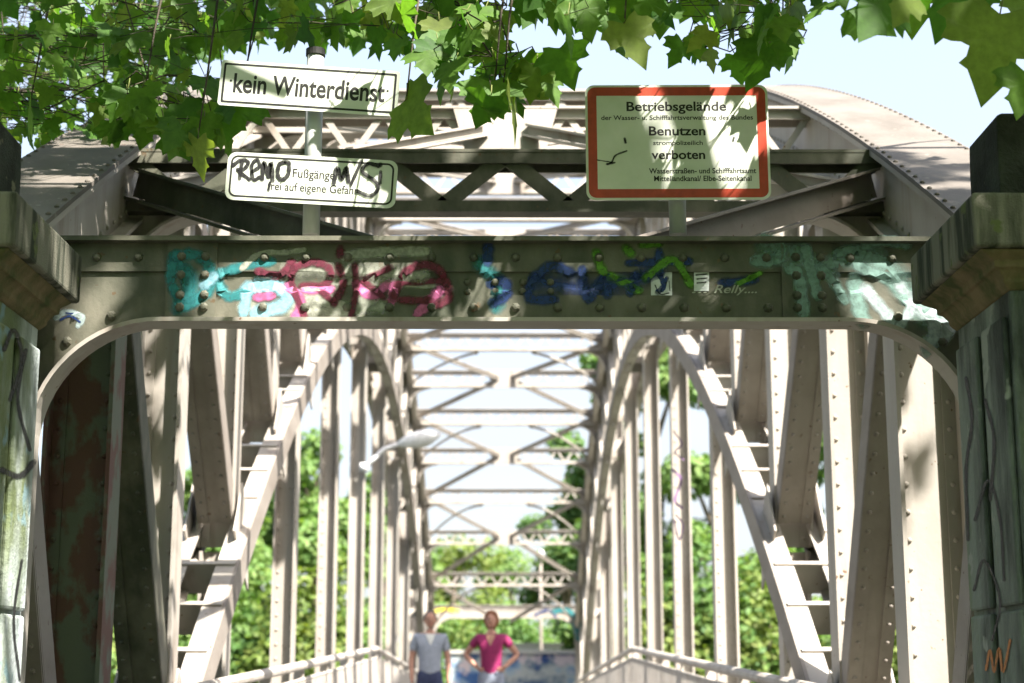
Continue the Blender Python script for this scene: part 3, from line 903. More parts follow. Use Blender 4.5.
XL, XR = 1.525, 1.482
pL = pillar(-1, XL, 1.42, 'weathered stone pillar with pale painted shaft at the left of the bridge entrance', 'paintl')
pR = pillar(1, XR, 1.362, 'dark soot blackened stone pillar with green painted shaft at the right of the bridge entrance', 'paintr')
# paint on the shafts' inner faces
def pls_r(x, y, e):
    # pixel -> point on the right shaft's inner face (a plane at constant X)
    XX = XR - .0215 - e
    d = CR @ Vector(((x - 512) / F, (341.5 - y) / F, -1)); return EYE + d * (XX / d.x)
def pls_l(x, y, e):
    XX = -(XL - .0215 - e)
    d = CR @ Vector(((x - 512) / F, (341.5 - y) / F, -1)); return EYE + d * (XX / d.x)
stroke_mesh([([(966, 378), (972, 420), (966, 470), (968, 540)], 4), ([(975, 520), (988, 480), (1000, 520), (1004, 580)], 3.5), ([(974, 590), (984, 560), (1000, 600), (992, 640)], 3), ([(985, 400), (994, 440), (990, 500)], 4)], pls_r, .0002).build('graffiti', 'black', [c for c in pR.children if c.name.startswith('shaft')][0] if pR.children else pR, recalc=False)
stroke_mesh([([(986, 670), (990, 650), (994, 672), (999, 648), (1003, 672), (1010, 640)], 3)], pls_r, .0002, .002).build('graffiti', 'orange', [c for c in pR.children if c.name.startswith('shaft')][0], recalc=False)
shl = [c for c in pL.children if c.name.startswith('shaft')][0]
stroke_mesh([([(4, 350), (14, 330), (22, 360), (10, 400)], 5), ([(26, 350), (18, 400), (30, 450)], 4), ([(2, 470), (20, 476), (34, 462)], 7), ([(22, 560), (14, 620), (20, 680)], 3)], pls_l, .0002).build('graffiti', 'black', shl, recalc=False)

# spray paint on posts and hangers
def on_post(s, k):
    y = yk(k) - .020
    return lambda x, y_, e: at(x, y_, y - e)
hang = {}
for o in bridge.children:
    if o.name.startswith('hanger'):
        c = sum((Vector(v) for v in o.bound_box), Vector()) / 8
        hang[(1 if c.x > 0 else -1, round((c.y - Y0) / SP))] = o
fnp = on_post(1, 5)
stroke_mesh([([(674, 432), (682, 444), (675, 452), (684, 460)], 1.8), ([(673, 470), (681, 480), (675, 500), (682, 508)], 3.5), ([(676, 515), (683, 525), (679, 540), (674, 520)], 2)], fnp, .0002).build('graffiti', 'purple', hang[(1, 5)], recalc=False)

# ------------------------------------------------------------------ deck, rails, ground, water
b_ = MB()
ys = [-40, 0, 3, 5.5, 8.7, 12, 15.5, 19, 23, 27, 32, 38, 42, 46, 60]
vs_, fs = [], []
for y in ys:
    wd = 1.56 if 4.2 < y < 42 else 1.56
    z = deck(y)
    vs_ += [(-wd, y, z), (wd, y, z), (wd, y, z - .11), (-wd, y, z - .11)]
for i in range(len(ys) - 1):
    for k in range(4):
        j = (k + 1) % 4
        fs.append((i * 4 + k, i * 4 + j, i * 4 + 4 + j, i * 4 + 4 + k))
fs += [(0, 1, 2, 3), (len(ys) * 4 - 4, len(ys) * 4 - 3, len(ys) * 4 - 2, len(ys) * 4 - 1)]
b_.add(vs_, fs)
tag(b_.build('path', 'deck'), 'grey worn asphalt footway rising over the bridge', None, None, 'structure')

def railing(s, label):
    t_ = thing('railing', label, 'railing', (s * 1.45, 22, deck(22)), 'railings along the footway')
    x = s * 1.45
    kn = [(5.9, 0), (8.7, 0), (12.1, 0), (15.5, 0), (19, 0), (23, 0), (27, 0), (32.5, 0), (37.7, 0)]
    yy = [k[0] for k in kn]
    top = [Vector((x, y, deck(y) + 1.10)) for y in yy]
    b_ = MB(); b_.tube(top, .032, 10); b_.build('top_rail', 'rail', t_)
    b_ = MB(); b_.tube([p - Vector((0, 0, .10)) for p in top], .014, 8); b_.tube([p - Vector((0, 0, 1.0)) for p in top], .02, 8); b_.build('lower_rail', 'rail', t_)
    b_ = MB()
    y = 5.95
    while y < 37.7:
        z = deck(y)
        b_.box(x - .010, x + .010, y - .036, y + .036, z + .1, z + 1.0)
        y += .10
    b_.build('balusters', 'rail', t_)
    for y in (5.9, 8.7, 10.4, 12.1, 13.8, 15.5, 17.2, 19, 21, 23, 25, 27, 29.7, 32.5, 35.1, 37.7):
        b_ = MB(); z = deck(y); b_.box(x - .035 + s * .03, x + .035 + s * .03, y - .03, y + .03, z - .05, z + 1.07); b_.build('post', 'rail', t_)
railing(-1, 'pale barred railing along the left side of the footway behind the man')
railing(1, 'pale barred railing along the right side of the footway')

def terr(x, y):
    if y < 5.0: z = -.86
    elif y < 6.0: z = -.86 - (y - 5) * 3.3
    elif y < 11: z = -4.16 - (y - 6) * .56
    elif y < 33: z = -7.6
    elif y < 37.5: z = -7.6 + (y - 33) * .9
    elif y < 38.6: z = -3.55 + (y - 37.5) * 2.4
    else: z = -.9
    return z
b_ = MB()
ysx = [-600, -100, -30, -10, 0, 4.9, 5, 5.5, 6, 8, 11, 11.5, 33, 35, 37.5, 38.6, 42, 50, 70, 120, 300, 1500]
xsx = [-1500, -300, -100, -40, -20, -10, -5, -2, 0, 2, 5, 10, 20, 40, 100, 300, 1500]
b_.add([(x, y, terr(x, y) + (rnd.uniform(-.12, .05) if abs(x) > 3 and abs(y - 20) > 17 else 0)) for y in ysx for x in xsx],
       [(j * len(xsx) + i, j * len(xsx) + i + 1, (j + 1) * len(xsx) + i + 1, (j + 1) * len(xsx) + i) for j in range(len(ysx) - 1) for i in range(len(xsx) - 1)])
tag(b_.build('ground', 'ground', recalc=False), 'grassy canal banks', None, None, 'structure')
b_ = MB(); b_.add([(-1500, 9, -6), (1500, 9, -6), (1500, 35, -6), (-1500, 35, -6)], [(0, 1, 2, 3)])
tag(b_.build('water', 'water', recalc=False), 'dark canal water under the bridge', None, None, 'structure')

# ------------------------------------------------------------------ lamp on the left truss
lp = at(368, 468, 20.0)
lt = thing('street_lamp', 'white street lamp head on a curved arm fixed to the left truss', 'street lamp', (-1.72, 20.0, lp.z))
b_ = MB()
a0 = Vector((-1.70, 19.95, lp.z)); e0 = at(398, 444, 20.0)
b_.tube([a0, a0 + Vector((.12, 0, .12)), at(384, 449, 20), e0], [.03, .03, .028, .028], 10)
b_.box(-1.76, -1.66, 19.9, 19.96, lp.z - .05, lp.z + .05)
b_.build('arm', 'lamp', lt, True)
b_ = MB()
e1 = at(441, 434, 20.0)
pts = [e0 + (e1 - e0) * (i / 8) for i in range(9)]
b_.tube(pts, [.03, .06, .085, .10, .105, .10, .085, .06, .02], 12)
hd = b_.build('lamp_head', 'lamp', lt, True)
b_ = MB(); b_.tube([p - Vector((0, 0, .045)) for p in pts[2:8]], [.03, .06, .07, .07, .055, .02], 10); b_.build('lens', 'white', hd, True)

# ------------------------------------------------------------------ people
def skin_mesh(verts, edges, radii, sub=2):
    me = bpy.data.meshes.new('tmp'); me.from_pydata(verts, edges, [])
    o = bpy.data.objects.new('tmp', me); COL.objects.link(o)
    o.modifiers.new('skin', 'SKIN')
    for i, r in enumerate(radii):
        d = me.skin_vertices[0].data[i]
        d.radius = r if hasattr(r, '__len__') else (r, r)
        d.use_root = i == 0
    sb = o.modifiers.new('sub', 'SUBSURF'); sb.levels = sb.render_levels = sub
    dg = bpy.context.evaluated_depsgraph_get()
    out = bpy.data.meshes.new_from_object(o.evaluated_get(dg))
    vs_ = [v.co.copy() for v in out.vertices]; fs = [tuple(p.vertices) for p in out.polygons]
    bpy.data.objects.remove(o); bpy.data.meshes.remove(out); bpy.data.meshes.remove(me)
    return vs_, fs

def person(loc, H, label, arms, hair, haircol, top, legs, female, turn=0, legs_mix=None):
    t_ = thing('person', label, 'person', loc)
    s = H / 1.70
    rot = Matrix.Rotation(turn, 3, 'Z')
    P = lambda p: Vector(loc) + rot @ (Vector(p) * s)
    sh = .165 if female else .172
    hipw = .095 if female else .09
    V = [(0, 0, .93), (0, 0, 1.05), (0, -.01, 1.22), (0, 0, 1.37), (0, 0, 1.43), (0, -.01, 1.50)]
    E = [(0, 1), (1, 2), (2, 3), (3, 4), (4, 5)]
    Rd = [(.135, .10), (.12 if female else .135, .09), (.135 if female else .15, .10), (.11, .075), (.052, .052), (.05, .055)]
    for sd in (-1, 1):
        o = len(V)
        el, wr, hd_ = arms[sd]
        V += [(sd * sh, 0, 1.375), el, wr, hd_]
        E += [(3, o), (o, o + 1), (o + 1, o + 2), (o + 2, o + 3)]
        Rd += [.055, .042, .030, (.038, .018)]
    for sd in (-1, 1):
        o = len(V)
        V += [(sd * hipw, 0, .86), (sd * hipw * 1.05, -.02, .47), (sd * hipw * 1.05, .02, .09), (sd * hipw * 1.15, -.02, .05), (sd * hipw * 1.25, -.13, .035)]
        E += [(0, o), (o, o + 1), (o + 1, o + 2), (o + 2, o + 3), (o + 3, o + 4)]
        Rd += [.088, .056, .038, .036, .03]
    vs_, fs = skin_mesh(V, E, Rd)
    b_ = MB(); b_.add([P(v) for v in vs_], fs)
    # head with face
    hb = MB()
    hb.ball((0, -.015, 1.60), (.072, .09, .105), 16, 12)
    hb.ball((0, -.035, 1.545), (.05, .055, .055), 12, 8)
    hb.ball((0, -.108, 1.585), (.012, .02, .022), 8, 6)
    for sd in (-1, 1):
        hb.ball((sd * .073, -.005, 1.59), (.012, .02, .03), 8, 6)
        hb.ball((sd * .028, -.098, 1.61), (.011, .006, .007), 8, 6, 1)
    hb.ball((0, -.092, 1.545), (.022, .008, .007), 8, 6, 2)
    # fingers
    for sd in (-1, 1):
        el, wr, hd_ = (Vector(q) for q in arms[sd])
        d = (hd_ - wr).normalized(); lat = d.cross(Vector((sd, .2, .1))).normalized(); nrm = d.cross(lat)
        for q, (off, ln) in enumerate(((-.026, .062), (-.009, .072), (.009, .068), (.026, .052))):
            r0 = hd_ + lat * off
            hb.tube([r0, r0 + d * ln * .55, r0 + d * ln * .85 + nrm * .018, r0 + d * ln + nrm * .04], [.009, .0085, .008, .006], 6)
        r0 = wr + d * .03 - lat * .028
        hb.tube([r0, r0 + d * .03 - lat * .025, r0 + d * .055 - lat * .03], [.010, .009, .007], 6)
    b_.add([P(v) for v in hb.v], [f for f, m_ in zip(hb.f, hb.m)])
    b_.m[-len(hb.m):] = hb.m
    body = b_.build('body', ['skin', 'eye', 'lips'], t_, True)
    # shirt
    V2 = [(0, 0, .80), (0, 0, 1.05), (0, -.01, 1.22), (0, 0, 1.375), (0, 0, 1.415)]
    R2 = [(.165, .13), (.14 if female else .155, .11), (.155 if female else .17, .12), (.125, .09), (.075, .07)]
    E2 = [(0, 1), (1, 2), (2, 3), (3, 4)]
    for sd in (-1, 1):
        o = len(V2)
        el = Vector(arms[sd][0]); S_ = Vector((sd * sh, 0, 1.375))
        V2 += [tuple(S_), tuple(S_ + (el - S_) * .35), tuple(S_ + (el - S_) * (.55 if female else .72))]
        E2 += [(3, o), (o, o + 1), (o + 1, o + 2)]
        R2 += [.066, .064, .060]
    vs_, fs = skin_mesh(V2, E2, R2)
    b_ = MB(); b_.add([P(v) for v in vs_], fs)
    ymin = lambda xx, zz: min([v.y for v in vs_ if abs(v.x - xx) < .05 and abs(v.z - zz) < .04] or [-.1]) - .006
    o_ = [(-.065, ymin(-.05, 1.39) + .01, 1.415), (.065, ymin(.05, 1.39) + .01, 1.415), (.03, ymin(.03, 1.33), 1.33), (0, ymin(0, 1.27), 1.27), (-.03, ymin(-.03, 1.33), 1.33)]
    b_.add([P(v) for v in o_], [(0, 1, 2, 3, 4)], 1)
    b_.build('shirt', [top, 'skin' if female else 'white'], t_, True)
    V3 = [(0, 0, 1.02), (0, 0, .90)]; E3 = [(0, 1)]; R3 = [(.15, .115), (.155, .12)]
    for sd in (-1, 1):
        o = len(V3)
        V3 += [(sd * hipw, 0, .82), (sd * hipw * 1.05, -.02, .47), (sd * hipw * 1.05, .015, .10)]
        E3 += [(1, o), (o, o + 1), (o + 1, o + 2)]; R3 += [.098, .070, .058]
    vs_, fs = skin_mesh(V3, E3, R3)
    b_ = MB(); b_.add([P(v) for v in vs_], fs); b_.build('trousers', legs, t_, True)
    for sd in (-1, 1):
        b_ = MB(); b_.ball((0, 0, 0), (.05, .13, .05), 12, 8)
        b_.v = [tuple(P(Vector(v) + Vector((sd * hipw * 1.2, -.05, .045)))) for v in b_.v]
        b_.build('shoe', 'shoe', t_, True)
    # hair
    b_ = MB(); b_.ball((0, .015, 1.62), (.096 if female else .084, .105, .112 if female else .10), 20, 14)
    vv = []
    low = 1.47 if female else 1.575
    for x, y, z in b_.v:
        if z < 1.60:
            z = 1.60 - (1.60 - z) * (1.60 - low) / .10; x *= 1.12
            if female and abs(x) > .02: x = math.copysign(max(abs(x), .055), x)
        if y < -.03 and z < 1.642: y = -.03 + (y + .03) * .15
        vv.append((x + .004 * math.sin(z * 90 + y * 60), y + .005 * math.sin(x * 120), z))
    b_.v = [tuple(P(v)) for v in vv]
    b_.build('hair', haircol, t_, True)
    return t_
py = 19.8
pm = at(430, 640, py); pw = at(491, 640, py)
person((pm.x, py, deck(py)), 1.57, 'man in a pale grey shirt and dark blue jeans walking by the left railing',
       {-1: ((-.235, .02, 1.10), (-.23, -.05, .87), (-.225, -.07, .79)), 1: ((.235, .02, 1.10), (.24, -.04, .87), (.235, -.06, .79))}, 0, 'greyhair', 'shirt', 'jeans', False, R(6))
pwm = person((pw.x, py + .25, deck(py)), 1.57, 'woman in a magenta T-shirt with hands on her hips in the middle of the footway',
       {-1: ((-.345, .06, 1.16), (-.20, -.05, 1.02), (-.155, -.10, .985)), 1: ((.345, .06, 1.16), (.20, -.05, 1.02), (.155, -.10, .985))}, 1, 'ginger', 'magenta', 'jeans_light', True, R(-5))

# ------------------------------------------------------------------ far side: sprayed wall and pole
wl = at(458, 650, 46); wr = at(580, 650, 46)
t_ = thing('wall', 'low concrete wall covered with blue and white graffiti beyond the far end of the bridge', 'wall', ((wl.x + wr.x) / 2, 46, -.7))
b_ = MB(); b_.box(wl.x - .3, wr.x + 2.2, 46, 46.25, -1.2, wl.z - .10); b_.build('wall_face', 'spraywall', t_)
b_ = MB(); b_.box(wl.x - .35, wr.x + 2.25, 45.94, 46.31, wl.z - .0995, wl.z); b_.build('coping', 'concrete', t_)
wl2 = at(506, 640, 52); wr2 = at(575, 660, 52)
t_ = thing('garden_wall', 'white rendered wall standing behind the graffiti wall on the far bank', 'wall', ((wl2.x + wr2.x) / 2, 52, -.7))
b_ = MB(); b_.box(wl2.x, wr2.x + 1.2, 52, 52.3, -1.2, at(506, 646, 52).z); b_.build('wall_face', 'white', t_)
b_ = MB(); b_.box(wl2.x - .05, wr2.x + 1.25, 51.95, 52.35, at(506, 646, 52).z + .0005, at(506, 643, 52).z); b_.build('coping', 'concrete', t_)
pp = at(541, 648, 49); pt = at(541, 560, 49)
t_ = thing('lamp_post', 'thin pale grey lamp post behind the graffiti wall', 'lamp post', (pp.x, 49, -.9))
b_ = MB(); b_.tube([(pp.x, 49, -.9), (pp.x, 49, pt.z)], [.06, .045], 12); b_.build('pole', 'weathered', t_, True)
b_ = MB(); b_.tube([(pp.x, 49, pt.z - .01), (pp.x, 48.6, pt.z + .12), (pp.x, 48.0, pt.z + .15)], [.06, .10, .07], 10); b_.build('lamp_head', 'lamp', t_, True)

# ------------------------------------------------------------------ trees
def leaf_cloud(b_, clumps, n, size, seed, flat=.5):
    r_ = random.Random(seed)
    vol = [c[1].x * c[1].z for c in clumps]
    for i in range(n):
        c, rad = r_.choices(clumps, vol)[0]
        u = Vector((r_.gauss(0, 1), r_.gauss(0, 1), r_.gauss(0, 1))).normalized()
        rr = r_.random() ** .35
        p = c + Vector((u.x * rad.x, u.y * rad.y, u.z * rad.z)) * rr
        nn = (u + Vector((r_.gauss(0, .5), r_.gauss(0, .5), r_.gauss(0, .5) + flat))).normalized()
        a = nn.orthogonal().normalized(); a = Matrix.Rotation(r_.uniform(0, 6.28), 3, nn) @ a
        c2 = nn.cross(a)
        s = size * r_.uniform(.6, 1.35)
        b_.add([p - a * s, p - c2 * s * .55 + nn * s * .12, p + a * s, p + c2 * s * .55 + nn * s * .12], [(0, 1, 2, 3)])

def far_tree(px, top_px, Y, width, label, lm, seed, group=None, base=None, n=9000, size=.115):
    r_ = random.Random(seed)
    tp = at(px, top_px, Y)
    z0 = terr(tp.x, Y) - .1 if base is None else base
    h = tp.z - z0
    t_ = thing('tree', label, 'tree', (tp.x, Y, z0), group)
    clumps = []
    for i in range(16):
        f = r_.random()
        zz = z0 + h * (.16 + .74 * f)
        wd = width * (1 - .55 * max(0, f - .45) / .55) * (.75 + .25 * min(1, f * 3))
        a = r_.uniform(0, 6.28); q = r_.uniform(.25, .8)
        rr = width * r_.uniform(.26, .42)
        clumps.append((Vector((tp.x + math.cos(a) * wd * q, Y + math.sin(a) * wd * q * .8, zz)), Vector((rr, rr * .9, rr * .75))))
    clumps.append((Vector((tp.x, Y, tp.z - width * .25)), Vector((width * .3, width * .3, width * .25))))
    b_ = MB(); leaf_cloud(b_, clumps, n, size, seed)
    b_.build('crown', lm, t_, recalc=False)
    b_ = MB()
    b_.tube([(tp.x, Y, z0), (tp.x + .1, Y, z0 + h * .3), (tp.x - .05, Y + .1, z0 + h * .6), (tp.x, Y, z0 + h * .85)], [.22, .17, .11, .04], 9)
    for c, rr in clumps[:9]:
        f = min(.8, max(.15, (c.z - z0) / h - .15))
        p = Vector((tp.x, Y, z0 + h * f))
        b_.tube([p, (p + c) / 2 + Vector((0, 0, .15)), c], [.08, .05, .02], 6)
    b_.build('trunk', 'wood', t_, True)
G = 'trees on the far bank'
far_tree(20, 478, 40, 2.6, 'bushy sunlit tree at far left beside the pale pillar', 'leaf_a', 1, G)
far_tree(115, 455, 43, 2.6, 'yellow green tree between the red painted post and the left diagonals', 'leaf_c', 2, G)
far_tree(205, 462, 41, 2.2, 'light green tree seen through the first panels of the left truss', 'leaf_a', 3, G)
far_tree(262, 470, 46, 2.4, 'deep green tree behind the left arch rib', 'leaf_b', 4, G)
far_tree(318, 428, 44, 2.3, 'tallest tree on the left showing between the left hangers', 'leaf_a', 5, G)
far_tree(385, 465, 52, 2.4, 'small pale tree behind the street lamp', 'leaf_a', 6, G)
far_tree(455, 532, 64, 3.2, 'yellow green tree straight beyond the bridge above the man', 'leaf_c', 7, G)
far_tree(512, 545, 70, 3.2, 'low green tree in the middle of the view above the woman', 'leaf_a', 8, G)
far_tree(565, 428, 50, 2.0, 'dark tree right of the middle beyond the far portal', 'leaf_b', 9, G)
far_tree(600, 345, 44, 2.0, 'tall slim tree just left of the right arch rib', 'leaf_b', 10, G)
far_tree(655, 330, 42, 2.3, 'high green tree between the right hangers with the purple spray paint', 'leaf_a', 11, G)
far_tree(712, 345, 40.5, 2.2, 'broad bright tree behind the widest right hanger', 'leaf_a', 12, G)
far_tree(780, 350, 43, 2.6, 'dense tree behind the first diagonals of the right truss', 'leaf_b', 13, G)
far_tree(875, 400, 42, 2.6, 'green tree between the diagonal and the nearest right post', 'leaf_a', 14, G)
far_tree(965, 430, 40, 2.6, 'tree at far right beside the black pillar', 'leaf_b', 15, G)
def bush(px, top, Y, w, label, lm, seed):
    tp = at(px, top, Y); z0 = terr(tp.x, Y) - .05
    h = tp.z - z0
    t_ = thing('bush', label, 'bush', (tp.x, Y, z0), 'bushes on the far bank')
    r_ = random.Random(seed)
    cl = [(Vector((tp.x + r_.uniform(-.7, .7) * w, Y + r_.uniform(-.4, .4), z0 + h * r_.uniform(.3, .75))), Vector((w * .5, w * .4, h * .32))) for i in range(9)]
    b_ = MB(); leaf_cloud(b_, cl, 4200, .10, seed); b_.build('foliage', lm, t_, recalc=False)
    b_ = MB()
    for i in range(6):
        a = r_.uniform(0, 6.28); b_.tube([(tp.x, Y, z0), (tp.x + math.cos(a) * w * .4, Y + math.sin(a) * .3, z0 + h * .7)], [.05, .015], 6)
    b_.build('stem', 'wood', t_)
for q in ((60, 585, 38.9, 2.2, 'leaf_c', 'sunny bush at the foot of the red painted post'), (150, 600, 39, 2.0, 'leaf_a', 'green bush low behind the left diagonal'), (250, 570, 39.2, 2.0, 'leaf_b', 'dark green bush low behind the left arch rib'), (310, 560, 39, 1.8, 'leaf_c', 'yellow green bush between the left hangers'), (372, 590, 39.3, 1.6, 'leaf_a', 'small bush above the bend of the left railing'),
          (470, 600, 56, 2.6, 'leaf_b', 'dark bush under the far portal between man and woman'), (545, 610, 57, 2.0, 'leaf_a', 'bush behind the lamp post on the far bank'), (640, 590, 39.2, 1.4, 'leaf_a', 'small bush at the far end of the right railing'), (664, 560, 39, 1.6, 'leaf_c', 'sunny bush below the purple spray paint'), (705, 540, 39.2, 1.8, 'leaf_b', 'dark bush behind the widest right hanger'), (760, 560, 38.9, 1.9, 'leaf_c', 'bright bush beside the right arch rib'), (850, 570, 39, 2.1, 'leaf_a', 'green bush low behind the right diagonal'), (950, 560, 38.9, 2.1, 'leaf_c', 'sunny bush by the black pillar on the right')):
    bush(q[0], q[1], q[2], q[3], q[5], q[4], int(q[0]))

# ------------------------------------------------------------------ overhanging maples
HALF = [(0, 0), (.10, -.04), (.22, -.11), (.36, -.15), (.38, -.04), (.46, .0), (.58, .03), (.70, .16), (.59, .20), (.56, .28), (.60, .41), (.48, .42), (.37, .40), (.27, .42), (.28, .53), (.35, .62), (.24, .66), (.14, .80), (0, 1.0)]
OUT = HALF + [(-x, y) for x, y in HALF[-2:0:-1]]
def maple_leaf(b_, base_, tip, nrm, size, curl, r_):
    t_ = tip.normalized(); nn = (nrm - t_ * nrm.dot(t_))
    nn = nn.normalized() if nn.length > 1e-3 else t_.orthogonal().normalized()
    s_ = t_.cross(nn)
    sk = r_.uniform(-.08, .08); wx = r_.uniform(.88, 1.08)
    vs_ = []
    c = (0, .26)
    for (x, y) in [c] + OUT:
        z = -.22 * curl * (x * x) * 2 + .10 * abs(x) - .18 * curl * y * y
        vs_.append(base_ + (s_ * ((x + sk * y) * wx) + t_ * y + nn * z) * size)
    n_ = len(OUT)
    b_.add(vs_, [(0, 1 + i, 1 + (i + 1) % n_) for i in range(n_)])

r_ = random.Random(42)
left_tree = thing('maple_tree', 'large maple overhanging the portal from the left with dense leaves', 'tree', (-5.6, 4.2, -.9))
right_tree = thing('maple_tree', 'maple overhanging the upper right corner with large hanging leaves', 'tree', (5.6, 1.6, -.9))
crown = {0: MB(), 1: MB()}
wood = {0: MB(), 1: MB()}
PET = plain('petiole_green', (.12, .14, .03))
SIGNS = [(210, 50, 408, 126), (220, 144, 402, 214), (578, 76, 776, 208)]
TR = [Vector((-5.6, 4.2, -.9)), Vector((5.6, 1.6, -.9))]
# trunk and limbs
HUB = [Vector((-4.6, 4.6, 4.4)), Vector((4.6, 2.0, 4.6))]
wood[0].tube([TR[0], TR[0] + Vector((.2, .1, 2.2)), HUB[0], Vector((-3.8, 4.6, 7)), Vector((-3.2, 4.2, 9))], [.30, .24, .19, .12, .05], 12)
wood[1].tube([TR[1], TR[1] + Vector((-.2, .1, 2.2)), HUB[1], Vector((4.0, 2.0, 7)), Vector((3.5, 2.0, 9))], [.28, .22, .17, .11, .05], 12)

def hang_leaf(ti, p, size, face_cam=.6):
    tip = Vector((r_.gauss(0, .55), r_.gauss(0, .45), -1))
    ang = r_.gauss(0, .95)
    nn = Vector((math.sin(ang), -math.cos(ang), r_.uniform(-.1, .9)))
    st = p + Vector((r_.uniform(-.03, .03), r_.uniform(-.03, .03), size * .55))
    base_ = p + Vector((0, 0, size * .5)) 
    maple_leaf(crown[ti], base_, tip, nn, size, r_.uniform(.1, 1.2), r_)
    crown[ti].tube([base_, (base_ + st) / 2 + Vector((.004, 0, 0)), st + Vector((0, 0, size * .25))], .0016 + size * .004, 4, 1)
    return st

def inside_sign(x, y, Y, m_=14):
    return Y < 5.62 and any(a - m_ < x < c + m_ and b0 - m_ < y < d + m_ for a, b0, c, d in SIGNS)

def region(ti, x0, x1, y0, y1, Ya, Yb, n, s0, s1, prob=None):
    pts = []
    for i in range(n):
        for tr in range(30):
            x, y, Y = r_.uniform(x0, x1), r_.uniform(y0, y1), r_.uniform(Ya, Yb)
            if prob and r_.random() > prob(x, y): continue
            if inside_sign(x, y, Y): continue
            break
        else:
            continue
        p = at(x, y, Y)
        pts.append(hang_leaf(ti, p, r_.uniform(s0, s1)))
    # twigs: chains that come down from a limb above the picture
    r_.shuffle(pts)
    rest = pts[:]
    while rest:
        seed_ = rest.pop()
        rest.sort(key=lambda q: (q - seed_).length)
        grp = [seed_] + rest[:14]; rest = rest[14:]
        grp.sort(key=lambda q: -q.z)
        top = Vector((grp[0].x + r_.uniform(-.2, .2), grp[0].y + r_.uniform(-.2, .2), max(grp[0].z, .8 + grp[0].y * .45) + .15))
        ch = [top]
        for g_ in grp:
            a_ = ch[-1]
            ch.append((a_ + g_) / 2 + Vector((r_.gauss(0, .03), r_.gauss(0, .03), r_.gauss(.01, .02)))); ch.append(g_)
        wood[ti].tube(ch, [.0034 - .0022 * i / (len(ch) - 1) for i in range(len(ch))], 5)

region(0, -25, 225, -25, 60, 5.8, 9.5, 310, .065, .12)
region(0, -25, 200, 40, 112, 6.0, 9.5, 200, .065, .115, lambda x, y: 1.15 - (y - 40) / 90)
region(0, -25, 120, 90, 150, 6.2, 8.5, 100, .065, .11, lambda x, y: 1 - x / 150)
region(0, 100, 228, 95, 140, 5.7, 6.4, 26, .12, .16)
region(0, 160, 225, 130, 152, 5.7, 6.2, 6, .12, .16)
region(0, 215, 400, -25, 48, 5.8, 8, 125, .09, .14)
region(0, 385, 480, -25, 55, 5.2, 7, 60, .09, .14)
region(0, 425, 515, 20, 90, 5.0, 5.6, 30, .09, .14)
region(0, 478, 545, 80, 118, 5.0, 5.4, 10, .11, .15)
region(1, 520, 660, -30, 20, 4.8, 6.4, 44, .09, .14)
region(1, 560, 610, 20, 48, 4.6, 5.4, 7, .12, .15)
region(1, 640, 800, -30, 32, 4.8, 6.4, 70, .09, .14)
region(1, 680, 795, 28, 72, 4.9, 6.4, 26, .09, .13)
region(1, 790, 935, -45, 0, 4.2, 5.4, 30, .09, .14)
for (ti, x, y, Y, s) in ((0, 197, 160, 5.7, .16), (0, 404, 128, 5.3, .19), (0, 510, 116, 5.1, .20), (0, 490, 108, 5.1, .18), (0, 142, 118, 5.8, .19), (0, 243, 122, 5.8, .17), (1, 624, 48, 4.7, .16), (1, 560, 70, 5.0, .15), (1, 858, 30, 4.4, .15), (1, 884, 24, 4.2, .17), (1, 908, 14, 4.0, .13), (1, 830, 22, 4.6, .12), (1, 770, 70, 5.2, .19), (0, 30, 130, 6.2, .17)):
    if not inside_sign(x, y, Y, 2):
        p = hang_leaf(ti, at(x, y, Y), s)
        wood[ti].tube([p, p + Vector((.02, .03, .25)), Vector((p.x + .05, p.y + .1, max(p.z + .3, .8 + p.y * .47)))], [.0025, .004, .006], 5)
# more of the same boughs just above the picture
region(0, -100, 470, -190, -28, 5.2, 7.0, 130, .09, .14)
region(1, 470, 1100, -190, -45, 4.4, 6.0, 130, .09, .15)
for ti, px_, py_, Y_ in ((0, 430, -120, 5.9), (0, 150, -150, 6.6), (0, 300, -190, 5.4), (1, 560, -120, 5.5), (1, 760, -150, 5.2), (1, 980, -150, 4.3)):
    q = at(px_, py_, Y_); h_ = HUB[ti] + Vector((0, 0, .2)); md = (h_ + q) / 2 + Vector((0, 0, .45))
    wood[ti].tube([h_, md, q, Vector((q.x + (q.x - md.x) * .3, q.y + (q.y - md.y) * .3, q.z + .16))], [.06, .035, .016, .005], 7)
def show_leaf(ti, x, y, Y, size, tip, nn, curl):
    b0 = at(x, y, Y)
    maple_leaf(crown[ti], b0, Vector(tip), Vector(nn), size, curl, r_)
    top = Vector((b0.x + .03, b0.y, max(b0.z + .3, .8 + b0.y * .47)))
    crown[ti].tube([b0, b0 + Vector((.012, 0, .05)), top], .0022, 5, 1)
# the large near leaves of the upper right corner
show_leaf(1, 1000, 14, 4.5, .285, (-.28, .05, -1), (.1, -1, .25), .3)
show_leaf(1, 1026, 72, 4.5, .15, (-.15, 0, -1), (.2, -1, .2), .3)
show_leaf(1, 962, -20, 4.6, .22, (-.5, 0, -1), (-.1, -1, .5), .4)
show_leaf(1, 1040, -10, 4.6, .24, (.25, 0, -1), (.3, -1, .4), .4)
show_leaf(1, 915, -20, 4.7, .19, (-.1, 0, -1), (-.3, -1, .6), .5)

